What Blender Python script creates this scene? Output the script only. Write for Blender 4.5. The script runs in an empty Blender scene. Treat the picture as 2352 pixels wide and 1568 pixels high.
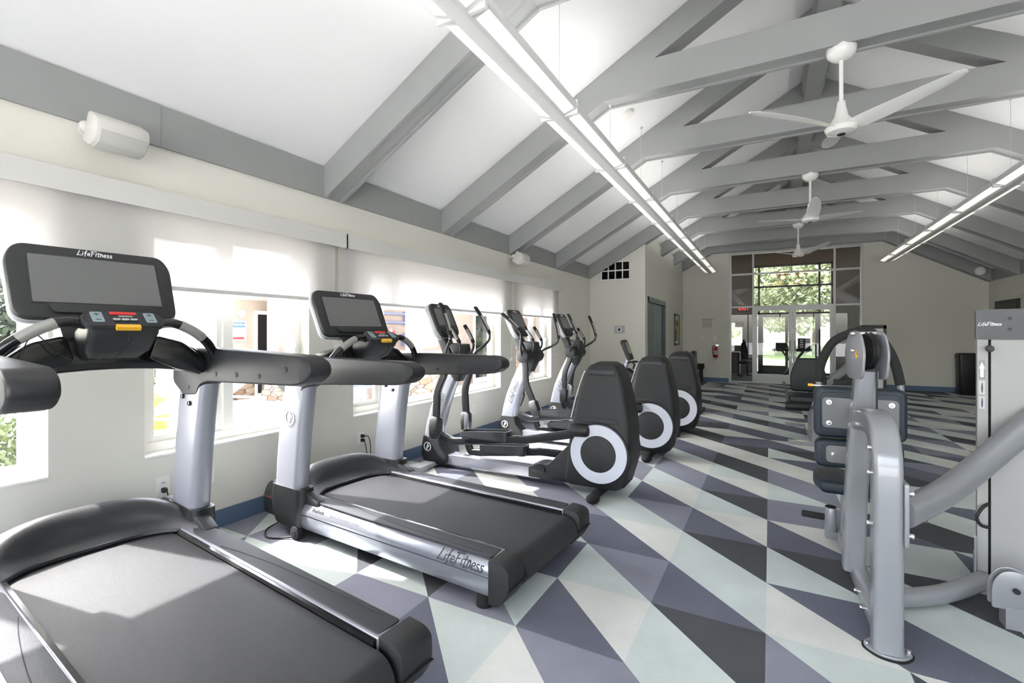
import bpy, bmesh, math, random
from mathutils import Vector, Matrix, Euler
R = math.radians
random.seed(7)
scn = bpy.context.scene
col = scn.collection

# ------------------------------------------------------------------ camera, light, exposure
cam_d = bpy.data.cameras.new('camera')
cam_d.sensor_width = 36.0
cam_d.lens = 36.0 * 1085.0 / 2352.0
cam_d.shift_y = -17.0 / 2352.0
cam_d.clip_start = 0.05
cam = bpy.data.objects.new('camera', cam_d)
col.objects.link(cam)
cam.location = (0, 0, 1.35)
cam.rotation_euler = (R(90), 0, math.atan(592.0 / 1085.0))
scn.camera = cam

scn.view_settings.view_transform = 'Standard'
scn.view_settings.look = 'None'
scn.view_settings.gamma = 1.0
scn.view_settings.use_curve_mapping = False
scn.view_settings.exposure = 1.31
scn.cycles.use_denoising = True
scn.cycles.max_bounces = 10
scn.cycles.diffuse_bounces = 7
scn.cycles.glossy_bounces = 4
scn.cycles.transmission_bounces = 6
scn.cycles.transparent_max_bounces = 24
scn.cycles.sample_clamp_indirect = 6.0
scn.cycles.caustics_reflective = False
scn.cycles.caustics_refractive = False

SUN_DIR = Vector((0.97, 0.22, -1.0))          # the way the sunlight travels
world = bpy.data.worlds.new('sky'); scn.world = world; world.use_nodes = True
wn = world.node_tree
sky = wn.nodes.new('ShaderNodeTexSky'); sky.sky_type = 'NISHITA'; sky.sun_disc = False
sky.sun_elevation = R(45); sky.sun_rotation = R(-103); sky.air_density = 1.0; sky.dust_density = 2.5; sky.ozone_density = 1.0
hsv = wn.nodes.new('ShaderNodeHueSaturation'); hsv.inputs['Saturation'].default_value = 0.45
wn.links.new(sky.outputs[0], hsv.inputs['Color'])
wn.links.new(hsv.outputs[0], wn.nodes['Background'].inputs[0])
wn.nodes['Background'].inputs[1].default_value = 1.0
sd = bpy.data.lights.new('sun', 'SUN'); sd.energy = 9.0; sd.angle = R(0.9); sd.color = (1.0, 0.985, 0.96)
sun = bpy.data.objects.new('sun', sd); col.objects.link(sun)
sun.rotation_euler = SUN_DIR.to_track_quat('-Z', 'Y').to_euler(); sun.location = (-12, -3, 14)

# ------------------------------------------------------------------ materials
def lin(c):
    return tuple(((v / 255.0) / 12.92 if v / 255.0 <= 0.04045 else ((v / 255.0 + 0.055) / 1.055) ** 2.4) for v in c)
MATS = {}
def mat(name, c, rough=0.5, metal=0.0, var=0.0, bump=0.0, scale=60.0, coat=0.0, emit=None, estr=0.0, spec=0.5):
    m = bpy.data.materials.new(name); m.use_nodes = True; MATS[name] = m
    nt = m.node_tree; b = nt.nodes['Principled BSDF']
    rgb = lin(c)
    b.inputs['Base Color'].default_value = (*rgb, 1); b.inputs['Roughness'].default_value = rough
    b.inputs['Metallic'].default_value = metal; b.inputs['Coat Weight'].default_value = coat
    b.inputs['Specular IOR Level'].default_value = spec
    if emit:
        b.inputs['Emission Color'].default_value = (*lin(emit), 1); b.inputs['Emission Strength'].default_value = estr
    if var or bump:
        tc = nt.nodes.new('ShaderNodeTexCoord'); nz = nt.nodes.new('ShaderNodeTexNoise')
        nz.inputs['Scale'].default_value = scale; nz.inputs['Detail'].default_value = 4
        nt.links.new(tc.outputs['Object'], nz.inputs['Vector'])
        if var:
            mx = nt.nodes.new('ShaderNodeMix'); mx.data_type = 'RGBA'
            mx.inputs[6].default_value = tuple(v * (1 - var) for v in rgb) + (1,)
            mx.inputs[7].default_value = tuple(min(1, v * (1 + var)) for v in rgb) + (1,)
            nt.links.new(nz.outputs['Fac'], mx.inputs[0]); nt.links.new(mx.outputs[2], b.inputs['Base Color'])
        if bump:
            bp = nt.nodes.new('ShaderNodeBump'); bp.inputs['Strength'].default_value = bump; bp.inputs['Distance'].default_value = 0.004
            nt.links.new(nz.outputs['Fac'], bp.inputs['Height']); nt.links.new(bp.outputs[0], b.inputs['Normal'])
    return m
def glass(name, tint=(1, 1, 1), ior=1.45):
    m = bpy.data.materials.new(name); m.use_nodes = True; MATS[name] = m; nt = m.node_tree
    nt.nodes.remove(nt.nodes['Principled BSDF']); out = nt.nodes['Material Output']
    t = nt.nodes.new('ShaderNodeBsdfTransparent'); t.inputs[0].default_value = (*tint, 1)
    g = nt.nodes.new('ShaderNodeBsdfGlossy'); g.inputs['Roughness'].default_value = 0.0
    f = nt.nodes.new('ShaderNodeFresnel'); gm = nt.nodes.new('ShaderNodeNewGeometry'); io = nt.nodes.new('ShaderNodeMapRange')   # the same index on both faces of the sheet
    io.inputs[3].default_value = ior; io.inputs[4].default_value = 1 / ior
    nt.links.new(gm.outputs['Backfacing'], io.inputs[0]); nt.links.new(io.outputs[0], f.inputs[0])
    mx = nt.nodes.new('ShaderNodeMixShader')
    nt.links.new(f.outputs[0], mx.inputs[0]); nt.links.new(t.outputs[0], mx.inputs[1]); nt.links.new(g.outputs[0], mx.inputs[2])
    nt.links.new(mx.outputs[0], out.inputs[0]); return m
def shade_fabric(name):
    m = bpy.data.materials.new(name); m.use_nodes = True; MATS[name] = m; nt = m.node_tree
    nt.nodes.remove(nt.nodes['Principled BSDF']); out = nt.nodes['Material Output']
    d = nt.nodes.new('ShaderNodeBsdfDiffuse'); d.inputs[0].default_value = (0.76, 0.75, 0.73, 1)
    tl = nt.nodes.new('ShaderNodeBsdfTranslucent'); tl.inputs[0].default_value = (0.30, 0.29, 0.285, 1)
    tr = nt.nodes.new('ShaderNodeBsdfTransparent'); tr.inputs[0].default_value = (1, 1, 1, 1)
    a = nt.nodes.new('ShaderNodeMixShader'); a.inputs[0].default_value = 0.35
    b = nt.nodes.new('ShaderNodeMixShader'); b.inputs[0].default_value = 0.02
    nt.links.new(d.outputs[0], a.inputs[1]); nt.links.new(tl.outputs[0], a.inputs[2])
    nt.links.new(a.outputs[0], b.inputs[1]); nt.links.new(tr.outputs[0], b.inputs[2]); nt.links.new(b.outputs[0], out.inputs[0])
    return m
mat('wall', (221, 219, 210), 0.85, bump=0.15, scale=180, var=0.015)
mat('ceiling', (240, 240, 240), 0.9, bump=0.05, scale=60)
mat('beam', (148, 150, 149), 0.6, var=0.03, scale=5)
mat('white_paint', (236, 235, 230), 0.45)
mat('base', (88, 110, 138), 0.5, var=0.04, scale=10)
mat('door_paint', (94, 110, 112), 0.45)
mat('door_dark', (40, 52, 54), 0.45)
mat('alu', (190, 191, 190), 0.4, 0.3)
mat('valance', (208, 207, 204), 0.6)
mat('black', (17, 18, 19), 0.45, bump=0.25, scale=400)
mat('black_gloss', (16, 17, 18), 0.18, coat=0.3)
mat('rubber', (14, 14, 15), 0.8)
mat('dark', (27, 28, 30), 0.55, bump=0.3, scale=500, var=0.05)
mat('arm', (30, 31, 34), 0.42, bump=0.2, scale=500)
mat('char', (42, 44, 46), 0.38, bump=0.25, scale=500)
mat('belt', (33, 34, 37), 0.52, bump=0.5, scale=700, var=0.12)
mat('pad_dark', (42, 44, 50), 0.55, bump=0.5, scale=600)
mat('silver', (166, 168, 176), 0.28, 0.65)
mat('silver_paint', (160, 162, 171), 0.34, 0.45)
mat('bezel', (34, 36, 37), 0.5, bump=0.3, scale=700)
mat('screen', (98, 99, 99), 0.22, var=0.04, scale=4)
mat('shell', (176, 180, 182), 0.4)
mat('white', (235, 235, 235), 0.4)
mat('red', (205, 40, 40), 0.4)
mat('accent', (150, 70, 76), 0.4)
mat('yellow', (236, 178, 44), 0.45)
mat('key', (128, 146, 150), 0.4)
mat('chrome', (215, 216, 218), 0.16, 1.0)
mat('sensor', (150, 150, 146), 0.35, 0.3)
mat('machine', (132, 134, 139), 0.3, 0.15, coat=0.5)
mat('plate', (112, 114, 116), 0.55)
mat('tower_grey', (148, 148, 147), 0.5, 0.1)
mat('tower_cap', (82, 83, 86), 0.6)
mat('vinyl', (18, 34, 46), 0.42, bump=0.4, scale=300)
mat('vinyl_dark', (13, 24, 26), 0.45, bump=0.4, scale=300)
mat('foam', (30, 32, 33), 0.85, bump=0.4, scale=200)
mat('fan_white', (228, 228, 224), 0.25, coat=0.2)
mat('ring', (196, 198, 208), 0.4, 0.2)
mat('lens', (240, 240, 236), 0.5, emit=(255, 252, 244), estr=0.34)
mat('uplight', (240, 240, 236), 0.5, emit=(255, 253, 248), estr=2.2)
mat('fixture', (222, 222, 220), 0.45)
mat('paper', (236, 236, 232), 0.7)
mat('ink', (70, 72, 76), 0.8)
mat('art_yellow', (196, 190, 66), 0.6, var=0.3, scale=9)
mat('art_dark', (70, 74, 72), 0.6)
mat('ext_red', (170, 22, 22), 0.3)
mat('trash', (16, 18, 18), 0.4, var=0.3, scale=25)
mat('concrete', (206, 203, 199), 0.85, var=0.06, scale=3)
mat('stucco', (150, 138, 126), 0.9, var=0.03, scale=12)
mat('stucco_pink', (142, 128, 120), 0.9)
mat('wood_trim', (170, 130, 92), 0.7)
mat('leaf', (56, 66, 52), 0.6, var=0.35, scale=3)
mat('leaf_sunlit_tone', (150, 158, 118), 0.6, var=0.35, scale=3)  # paler copy of leaf: sunlight on the roadside trees put into the colour
mat('leaf_light', (98, 110, 74), 0.6, var=0.35, scale=3)
mat('bark', (92, 78, 62), 0.9)
mat('lawn', (104, 116, 70), 0.9, var=0.25, scale=6)
mat('asphalt', (132, 130, 128), 0.9)
mat('lever', (30, 31, 33), 0.32, coat=0.2)
mat('speaker_white', (206, 204, 199), 0.5)
mat('iron', (60, 62, 64), 0.6)
mat('blue_metal', (110, 120, 160), 0.5)
mat('sign_blue', (50, 98, 190), 0.5)
mat('sign_red', (205, 60, 60), 0.5)
mat('yellow_pot', (232, 190, 70), 0.5)
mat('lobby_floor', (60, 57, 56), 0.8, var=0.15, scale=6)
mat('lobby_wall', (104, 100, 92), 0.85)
mat('exit_red', (120, 20, 16), 0.5, emit=(255, 50, 36), estr=1.6)
mat('bulb', (255, 190, 130), 0.3, emit=(255, 150, 80), estr=5.0)
mat('brown', (96, 70, 48), 0.7)
mat('cable', (24, 24, 24), 0.6)
mat('fixture_grey', (128, 130, 136), 0.5)
mat('grille', (206, 206, 200), 0.7, bump=0.8, scale=900)
glass('pane'); glass('store_pane', (0.94, 0.95, 0.94), 1.45); glass('dark_pane', (0.25, 0.26, 0.27), 1.5)
shade_fabric('shade')
# stone veneer: brick texture
def stone(name):
    m = bpy.data.materials.new(name); m.use_nodes = True; MATS[name] = m; nt = m.node_tree; b = nt.nodes['Principled BSDF']
    tc = nt.nodes.new('ShaderNodeTexCoord'); v = nt.nodes.new('ShaderNodeTexVoronoi'); v.inputs['Scale'].default_value = 5
    mp = nt.nodes.new('ShaderNodeMapping'); mp.inputs['Scale'].default_value = (0.7, 0.7, 1.8)
    r = nt.nodes.new('ShaderNodeValToRGB')
    r.color_ramp.elements[0].color = (*lin((112, 90, 70)), 1); r.color_ramp.elements[1].color = (*lin((168, 150, 130)), 1)
    e = nt.nodes.new('ShaderNodeTexVoronoi'); e.feature = 'DISTANCE_TO_EDGE'; e.inputs['Scale'].default_value = 5
    ls = nt.nodes.new('ShaderNodeMath'); ls.operation = 'GREATER_THAN'; ls.inputs[1].default_value = 0.04
    mx = nt.nodes.new('ShaderNodeMix'); mx.data_type = 'RGBA'; mx.inputs[6].default_value = (*lin((70, 58, 48)), 1)
    L = nt.links.new
    L(tc.outputs['Object'], mp.inputs[0]); L(mp.outputs[0], v.inputs['Vector']); L(mp.outputs[0], e.inputs['Vector'])
    L(v.outputs['Color'], r.inputs[0]); L(e.outputs['Distance'], ls.inputs[0]); L(ls.outputs[0], mx.inputs[0]); L(r.outputs[0], mx.inputs[7])
    L(mx.outputs[2], b.inputs['Base Color']); b.inputs['Roughness'].default_value = 0.9
stone('stone')

# ------------------------------------------------------------------ mesh helpers
def rpoly(pts, r, n=5):
    """round the corners of a 2D polygon"""
    out = []; N = len(pts)
    rs = r if isinstance(r, (list, tuple)) else [r] * N
    for i in range(N):
        p0, p1, p2 = Vector(pts[i - 1]), Vector(pts[i]), Vector(pts[(i + 1) % N])
        a, b = p0 - p1, p2 - p1; rr = min(rs[i], a.length * 0.49, b.length * 0.49)
        if rr < 1e-5: out.append(tuple(p1)); continue
        s, e = p1 + a.normalized() * rr, p1 + b.normalized() * rr
        for k in range(n + 1):
            t = k / n; out.append(tuple(s * (1 - t) ** 2 + p1 * 2 * t * (1 - t) + e * t * t))
    return out
def rrect(w, h, r, n=4):
    return rpoly([(-w / 2, -h / 2), (w / 2, -h / 2), (w / 2, h / 2), (-w / 2, h / 2)], r, n)
def spline(pts, n=6):
    P = [Vector(p) for p in pts]; out = []
    for i in range(len(P) - 1):
        a, b, c, d = P[max(i - 1, 0)], P[i], P[i + 1], P[min(i + 2, len(P) - 1)]
        for k in range(n):
            t = k / n
            out.append(0.5 * ((2 * b) + (c - a) * t + (2 * a - 5 * b + 4 * c - d) * t * t + (3 * b - a - 3 * c + d) * t ** 3))
    out.append(P[-1]); return out
class MB:
    def __init__(s): s.bm = bmesh.new()
    def _merge(s, t, M=None):
        if M is not None: bmesh.ops.transform(t, matrix=M, verts=t.verts)
        bmesh.ops.recalc_face_normals(t, faces=t.faces)
        me = bpy.data.meshes.new('tmp'); t.to_mesh(me); t.free(); s.bm.from_mesh(me); bpy.data.meshes.remove(me); return s
    def _bev(s, t, bev, seg, ang=30):
        if bev > 0:
            es = [e for e in t.edges if len(e.link_faces) == 2 and e.calc_face_angle(0) > R(ang)]
            bmesh.ops.bevel(t, geom=es, offset=bev, segments=seg, affect='EDGES', profile=0.5, clamp_overlap=True)
    def box(s, x0, x1, y0, y1, z0, z1, bev=0, seg=2, M=None):
        t = bmesh.new(); v = [t.verts.new(p) for p in ((x0, y0, z0), (x1, y0, z0), (x1, y1, z0), (x0, y1, z0), (x0, y0, z1), (x1, y0, z1), (x1, y1, z1), (x0, y1, z1))]
        for f in ((0, 3, 2, 1), (4, 5, 6, 7), (0, 1, 5, 4), (1, 2, 6, 5), (2, 3, 7, 6), (3, 0, 4, 7)): t.faces.new([v[i] for i in f])
        s._bev(t, bev, seg); return s._merge(t, M)
    def prism(s, poly, a, b, axis='y', bev=0, seg=2, M=None, ang=30):
        t = bmesh.new()
        def p3(u, v, h): return {'y': (u, h, v), 'x': (h, u, v), 'z': (u, v, h)}[axis]
        A = [t.verts.new(p3(u, v, a)) for u, v in poly]; B = [t.verts.new(p3(u, v, b)) for u, v in poly]
        t.faces.new(A); t.faces.new(B[::-1]); n = len(poly)
        for i in range(n): t.faces.new((A[i], A[(i + 1) % n], B[(i + 1) % n], B[i]))
        bmesh.ops.recalc_face_normals(t, faces=t.faces)
        s._bev(t, bev, seg, ang); return s._merge(t, M)
    def loft(s, rings, caps=True, M=None, closed=False):
        t = bmesh.new(); V = [[t.verts.new(p) for p in r] for r in rings]; n = len(rings[0])
        for i in range(len(V) - (0 if closed else 1)):
            A, B = V[i], V[(i + 1) % len(V)]
            for k in range(n):
                t.faces.new((A[k], A[(k + 1) % n], B[(k + 1) % n], B[k]))
        if caps and not closed: t.faces.new(V[0][::-1]); t.faces.new(V[-1])
        return s._merge(t, M)
    def sweep(s, path, prof, up=(0, 0, 1), caps=True, M=None, scale=None):
        P = [Vector(p) for p in path]; up = Vector(up); rings = []
        for i, p in enumerate(P):
            d = (P[min(i + 1, len(P) - 1)] - P[max(i - 1, 0)]).normalized()
            u = up - d * up.dot(d)
            if u.length < 1e-4: u = Vector((1, 0, 0)) - d * d.x
            u.normalize(); w = d.cross(u); k = scale[i] if scale else 1
            rings.append([p + w * a * k + u * b * k for a, b in prof])
        return s.loft(rings, caps, M)
    def tube(s, path, r, n=10, up=(0, 0, 1), M=None):
        return s.sweep(path, [(r * math.cos(2 * math.pi * k / n), r * math.sin(2 * math.pi * k / n)) for k in range(n)], up, True, M)
    def cyl(s, p, q, r, r2=None, n=20, bev=0, M=None):
        p, q = Vector(p), Vector(q); d = (q - p).normalized(); u = d.orthogonal().normalized(); w = d.cross(u); r2 = r if r2 is None else r2
        t = bmesh.new()
        A = [t.verts.new(p + (u * math.cos(2 * math.pi * k / n) + w * math.sin(2 * math.pi * k / n)) * r) for k in range(n)]
        B = [t.verts.new(q + (u * math.cos(2 * math.pi * k / n) + w * math.sin(2 * math.pi * k / n)) * r2) for k in range(n)]
        t.faces.new(A[::-1]); t.faces.new(B)
        for k in range(n): t.faces.new((A[k], A[(k + 1) % n], B[(k + 1) % n], B[k]))
        bmesh.ops.recalc_face_normals(t, faces=t.faces)
        s._bev(t, bev, 2, 50); return s._merge(t, M)
    def lathe(s, prof, n=24, M=None):
        rings = [[(r * math.cos(2 * math.pi * k / n), r * math.sin(2 * math.pi * k / n), z) for k in range(n)] for r, z in prof]
        return s.loft(rings, True, M)
    def ball(s, c, rx, ry=None, rz=None, n=16, M=None):
        ry = rx if ry is None else ry; rz = rx if rz is None else rz
        t = bmesh.new(); bmesh.ops.create_uvsphere(t, u_segments=n, v_segments=max(6, n // 2), radius=1)
        bmesh.ops.transform(t, matrix=Matrix.Translation(c) @ Matrix.Diagonal((rx, ry, rz, 1)), verts=t.verts); return s._merge(t, M)
    def grid(s, fn, nu, nv, M=None):
        t = bmesh.new(); V = [[t.verts.new(fn(i / nu, j / nv)) for j in range(nv + 1)] for i in range(nu + 1)]
        for i in range(nu):
            for j in range(nv): t.faces.new((V[i][j], V[i + 1][j], V[i + 1][j + 1], V[i][j + 1]))
        return s._merge(t, M)
    def solid_grid(s, fn, nu, nv, off, M=None):
        """a curved sheet with real thickness (off = vector)"""
        t = bmesh.new(); off = Vector(off)
        A = [[t.verts.new(fn(i / nu, j / nv)) for j in range(nv + 1)] for i in range(nu + 1)]
        B = [[t.verts.new(Vector(fn(i / nu, j / nv)) + off) for j in range(nv + 1)] for i in range(nu + 1)]
        for i in range(nu):
            for j in range(nv):
                t.faces.new((A[i][j], A[i + 1][j], A[i + 1][j + 1], A[i][j + 1])); t.faces.new((B[i][j], B[i][j + 1], B[i + 1][j + 1], B[i + 1][j]))
        for i in range(nu):
            for j in (0, nv): t.faces.new((A[i][j], A[i + 1][j], B[i + 1][j], B[i][j]))
        for j in range(nv):
            for i in (0, nu): t.faces.new((A[i][j], A[i][j + 1], B[i][j + 1], B[i][j]))
        return s._merge(t, M)
    def obj(s, name, m, parent=None, sharp=35, loc=None):
        me = bpy.data.meshes.new(name); s.bm.to_mesh(me); s.bm.free()
        for mm in (m if isinstance(m, (list, tuple)) else [m]): me.materials.append(MATS[mm])
        me.polygons.foreach_set('use_smooth', [True] * len(me.polygons)); me.set_sharp_from_angle(angle=R(sharp)); me.update()
        o = bpy.data.objects.new(name, me); col.objects.link(o)
        if parent is not None: o.parent = parent
        if loc is not None: o.location = loc
        return o
def link(name, me, parent=None):
    o = bpy.data.objects.new(name, me); col.objects.link(o)
    if parent is not None: o.parent = parent
    return o
def tag(o, label, cat, group=None):
    o['label'] = label; o['category'] = cat
    if group: o['group'] = group
    return o
def thing(name, label, cat, loc=(0, 0, 0), rz=0, group=None):
    o = bpy.data.objects.new(name, None); o.empty_display_size = 0.1; col.objects.link(o)
    o.location = loc; o.rotation_euler = (0, 0, rz); return tag(o, label, cat, group)
def struct(o): o['kind'] = 'structure'; return o
def sempty(name, loc=(0, 0, 0)):
    o = bpy.data.objects.new(name, None); col.objects.link(o); o.location = loc; o['kind'] = 'structure'; return o
def copy_tree(o, label=None, parent=None):
    c = o.copy(); col.objects.link(c)
    if parent is not None: c.parent = parent
    if label: c['label'] = label
    for ch in list(o.children): copy_tree(ch, None, c)
    return c
# brush lettering: every letter a list of strokes in em units
GL = {'L': ([[(.42, 1.0), (.22, .5), (-.02, .02), (.2, .06), (.58, .02)]], .62), 'i': ([[(.16, .55), (.06, .02)], [(.22, .78), (.2, .72)]], .26),
      'f': ([[(.55, .95), (.42, .98), (.28, .7), (.1, -.18)], [(.02, .5), (.46, .56)]], .42), 'e': ([[(.1, .28), (.38, .34), (.4, .5), (.24, .54), (.08, .28), (.14, .04), (.4, .1)]], .44),
      'F': ([[(.36, .95), (.22, .4), (.08, -.1)], [(.1, .9), (.45, .96), (.98, .98)], [(.2, .48), (.6, .54)]], .66), 't': ([[(.32, .9), (.12, .05), (.3, .04)], [(-.05, .58), (.75, .62)]], .36),
      'n': ([[(.16, .54), (.04, .0)], [(.09, .3), (.28, .54), (.4, .48), (.3, .02)]], .46), 's': ([[(.42, .5), (.2, .52), (.16, .36), (.34, .24), (.28, .06), (.02, .04)]], .42)}
def letters(text, h, w=.085, gap=.02):
    """the lettering as flat raised ribbons in the x-y plane, h = cap height, centred"""
    mb = MB(); x = 0; strokes = []
    for ch in text:
        if ch == ' ': x += .25; continue
        st, adv = GL[ch]
        for q in st: strokes.append([(px + x, py) for px, py in q])
        x += adv + gap
    for q in strokes:
        pth = spline([(a, b, 0) for a, b in q], 4)
        pth = [((p.x - x / 2) * h, (p.y - .45) * h, 0) for p in pth]
        mb.sweep(pth, [(-w / 2 * h, 0), (w / 2 * h, 0), (w / 2 * h, .0016), (-w / 2 * h, .0016)], up=(0, 0, 1))
    return mb
def text_mesh(name, s, size, m, shear=0.0):
    cu = bpy.data.curves.new('t', 'FONT'); cu.body = s; cu.size = size; cu.align_x = 'CENTER'; cu.align_y = 'CENTER'; cu.extrude = 0.0008; cu.shear = shear; cu.resolution_u = 2
    o = bpy.data.objects.new('t', cu); col.objects.link(o)
    me = bpy.data.meshes.new_from_object(o.evaluated_get(bpy.context.evaluated_depsgraph_get())); me.name = name
    bpy.data.objects.remove(o); bpy.data.curves.remove(cu); me.materials.clear(); me.materials.append(MATS[m]); return me
def basis(o, x, y, z):
    """matrix with origin o and the columns x y z"""
    x, y, z = Vector(x).normalized(), Vector(y).normalized(), Vector(z).normalized()
    return Matrix(((x.x, y.x, z.x, o[0]), (x.y, y.y, z.y, o[1]), (x.z, y.z, z.z, o[2]), (0, 0, 0, 1)))
def emblem(mb, M, r):
    mb.loft([[(rr * math.cos(a), rr * math.sin(a), z) for a in [2 * math.pi * k / 24 for k in range(24)]] for rr, z in ((r, 0), (r, .003), (r * .82, .003), (r * .82, 0))], caps=False, closed=True, M=M)
    for q in ([(.25, .75), (-.05, .1), (-.3, -.35), (.15, -.3)], [(.45, .3), (.1, .25), (-.05, -.1), (-.25, -.7)], [(0, 0), (.5, .05)]):
        mb.sweep([(a * r, b * r, 0) for a, b in q], [(-.1 * r, 0), (.1 * r, 0), (.1 * r, .003), (-.1 * r, .003)], M=M)
    return mb

# ------------------------------------------------------------------ the room
XL, XR, YB, YN = -3.39, 4.33, 14.48, -3.2
ZF, ZT = 2.53, 2.80                       # frieze under the ceiling
SLL, SLR = 0.558, 0.575
XRID = (SLR * XR - SLL * -XL) / (SLL + SLR); ZRID = ZT + SLL * (XRID - XL)
def zc(x): return min(ZT + SLL * (x - XL), ZT + SLR * (XR - x))
YCL, XCL = 9.71, -2.22                     # closet block front and side

# carpet: 0.51 m squares, each split by one diagonal into two tinted triangles
CARP = [(209, 210, 206), (194, 203, 201), (134, 136, 149), (104, 107, 120), (80, 82, 86)]   # cream, pale green, mid purple grey, slate, charcoal
def carpet_mats():
    out = []
    for i, c in enumerate(CARP):
        m = mat('carpet_%d' % i, c, 0.95, var=0.16, bump=0.8, scale=260, spec=0.1)
        nt = m.node_tree; b = nt.nodes['Principled BSDF']; src = b.inputs['Base Color'].links[0].from_socket
        tc = nt.nodes['Texture Coordinate']; n2 = nt.nodes.new('ShaderNodeTexNoise'); n2.inputs['Scale'].default_value = 1.7; n2.inputs['Detail'].default_value = 6
        mr = nt.nodes.new('ShaderNodeMapRange'); mr.inputs[1].default_value = .35; mr.inputs[2].default_value = .7; mr.inputs[3].default_value = .88; mr.inputs[4].default_value = 1.06
        mm = nt.nodes.new('ShaderNodeMix'); mm.data_type = 'RGBA'; mm.blend_type = 'MULTIPLY'; mm.inputs[0].default_value = 1
        cb = nt.nodes.new('ShaderNodeCombineColor')
        nt.links.new(tc.outputs['Object'], n2.inputs['Vector']); nt.links.new(n2.outputs['Fac'], mr.inputs[0])
        for k in range(3): nt.links.new(mr.outputs[0], cb.inputs[k])
        nt.links.new(src, mm.inputs[6]); nt.links.new(cb.outputs[0], mm.inputs[7]); nt.links.new(mm.outputs[2], b.inputs['Base Color'])
        out.append('carpet_%d' % i)
    return out
KEYS = {'c': 0, 'g': 1, 'm': 2, 's': 3, 'd': 4}
FIX = {(-1, 0): 'gd', (-1, 1): 'sg', (-1, 2): 'gd', (-1, 3): 'sc', (-1, 4): 'gd', (-1, 5): 'sc', (-1, 6): 'gd', (-1, 7): 'dc', (-1, -1): 'mg',
       (-2, -1): 'cm', (-2, 0): 'sc', (-2, 1): 'gm', (-2, 2): 'sc', (-2, 3): 'gm', (-2, 4): 'sc', (-2, 5): 'gm', (-2, 6): 'mc', (-2, 7): 'gs',
       (-3, -1): 'sg', (-3, 0): 'mg', (-3, 1): 'ss', (-3, 2): 'gs', (-3, 3): 'mg', (-3, 4): 'gg', (-3, 5): 'gm', (-3, 6): 'mg', (-3, 7): 'gm',
       (0, 0): 'mg', (0, 1): 'cs', (0, 2): 'gd', (0, 3): 'sc', (0, 4): 'mm', (0, 5): 'gm', (0, 6): 'mc', (0, 7): 'cs', (0, 8): 'gd', (0, 9): 'sc',
       (-4, 0): 'gd', (-4, -1): 'mm', (-4, 1): 'gg', (-4, 2): 'mg', (-4, 3): 'cm', (-5, 0): 'gd', (-5, 1): 'gs', (-6, 0): 'mm',
       (1, 0): 'dc', (1, 1): 'sg', (1, 2): 'gd', (1, 3): 'gg', (1, 4): 'sd', (1, 5): 'gs', (2, 3): 'sg', (2, 4): 'dg', (2, 5): 'gs', (2, 6): 'gg', (2, 7): 'ds', (2, 9): 'dg', (-5, -1): 'cg', (-6, -1): 'mg', (-7, 0): 'mg', (-7, -1): 'gg'}
CX, CY, SX, SY = -0.016, 1.925, 0.5085, 0.494
fl = bpy.data.meshes.new('floor'); fv, ff, fm = [], [], []
rnd = random.Random(3)
for i in range(-8, 10):
    for j in range(-11, 27):
        x0, x1, y0, y1 = CX + SX * i, CX + SX * (i + 1), CY + SY * j, CY + SY * (j + 1)
        x0, x1 = max(x0, XL - .05), min(x1, XR + .05); y0, y1 = max(y0, YN), min(y1, YB + .12)
        if x1 <= x0 or y1 <= y0: continue
        key = FIX.get((i, j))
        if key is None:
            flip = 1 if i in (2, 3, 6) else 0
            key = ''
            for k in (0, 1):
                light = ((i + j + k + flip) % 2 == 1) if rnd.random() < .8 else rnd.random() < .5
                key += rnd.choice('ccgg') if light else rnd.choice('mssd')
        n = len(fv); fv += [(x0, y0, 0), (x1, y0, 0), (x0, y1, 0), (x1, y1, 0)]
        ff += [(n, n + 1, n + 2), (n + 1, n + 3, n + 2)]; fm += [KEYS[key[0]], KEYS[key[1]]]
fl.from_pydata(fv, [], ff)
for m in carpet_mats(): fl.materials.append(MATS[m])
fl.polygons.foreach_set('material_index', fm)
struct(link('floor', fl))
struct(MB().box(XL - .3, XR + .3, YN - .1, YB + .3, -.14, -.004).obj('trim_16', 'concrete'))

# left wall with four window openings (interior y ranges)
WIN = [(-0.16, 1.03), (1.474, 2.66), (3.14, 5.874), (6.338, 7.66)]
WZ0, WZ1, WT = 0.575, 2.14, 0.20
w = MB(); w.box(XL - WT, XL, YN, YB, 0, WZ0); w.box(XL - WT, XL, YN, YB, WZ1, ZT + .1)
ys = [YN] + [v for p in WIN for v in p] + [YB]
for k in range(0, len(ys), 2): w.box(XL - WT, XL, ys[k], ys[k + 1], WZ0, WZ1)
struct(w.obj('wall_left', 'wall'))
w = MB(); w.box(XR, XR + .2, YN, YB, 0, 3.0)
struct(w.obj('wall_right', 'wall'))
# back wall: gable with the storefront opening
GX0, GX1, GZ = -0.985, 2.035, 3.60
w = MB()
w.prism([(XL, 0), (GX0, 0), (GX0, GZ), (GX0, zc(GX0) + .1), (XL, ZT + .1)], YB, YB + .18)
w.prism([(GX1, 0), (XR, 0), (XR, ZT + .1), (GX1, zc(GX1) + .1)], YB, YB + .18)
w.prism([(GX0, GZ), (GX1, GZ), (GX1, zc(GX1) + .1), (XRID, ZRID + .1), (GX0, zc(GX0) + .1)], YB, YB + .18)
struct(w.obj('wall_back', 'wall'))
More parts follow.
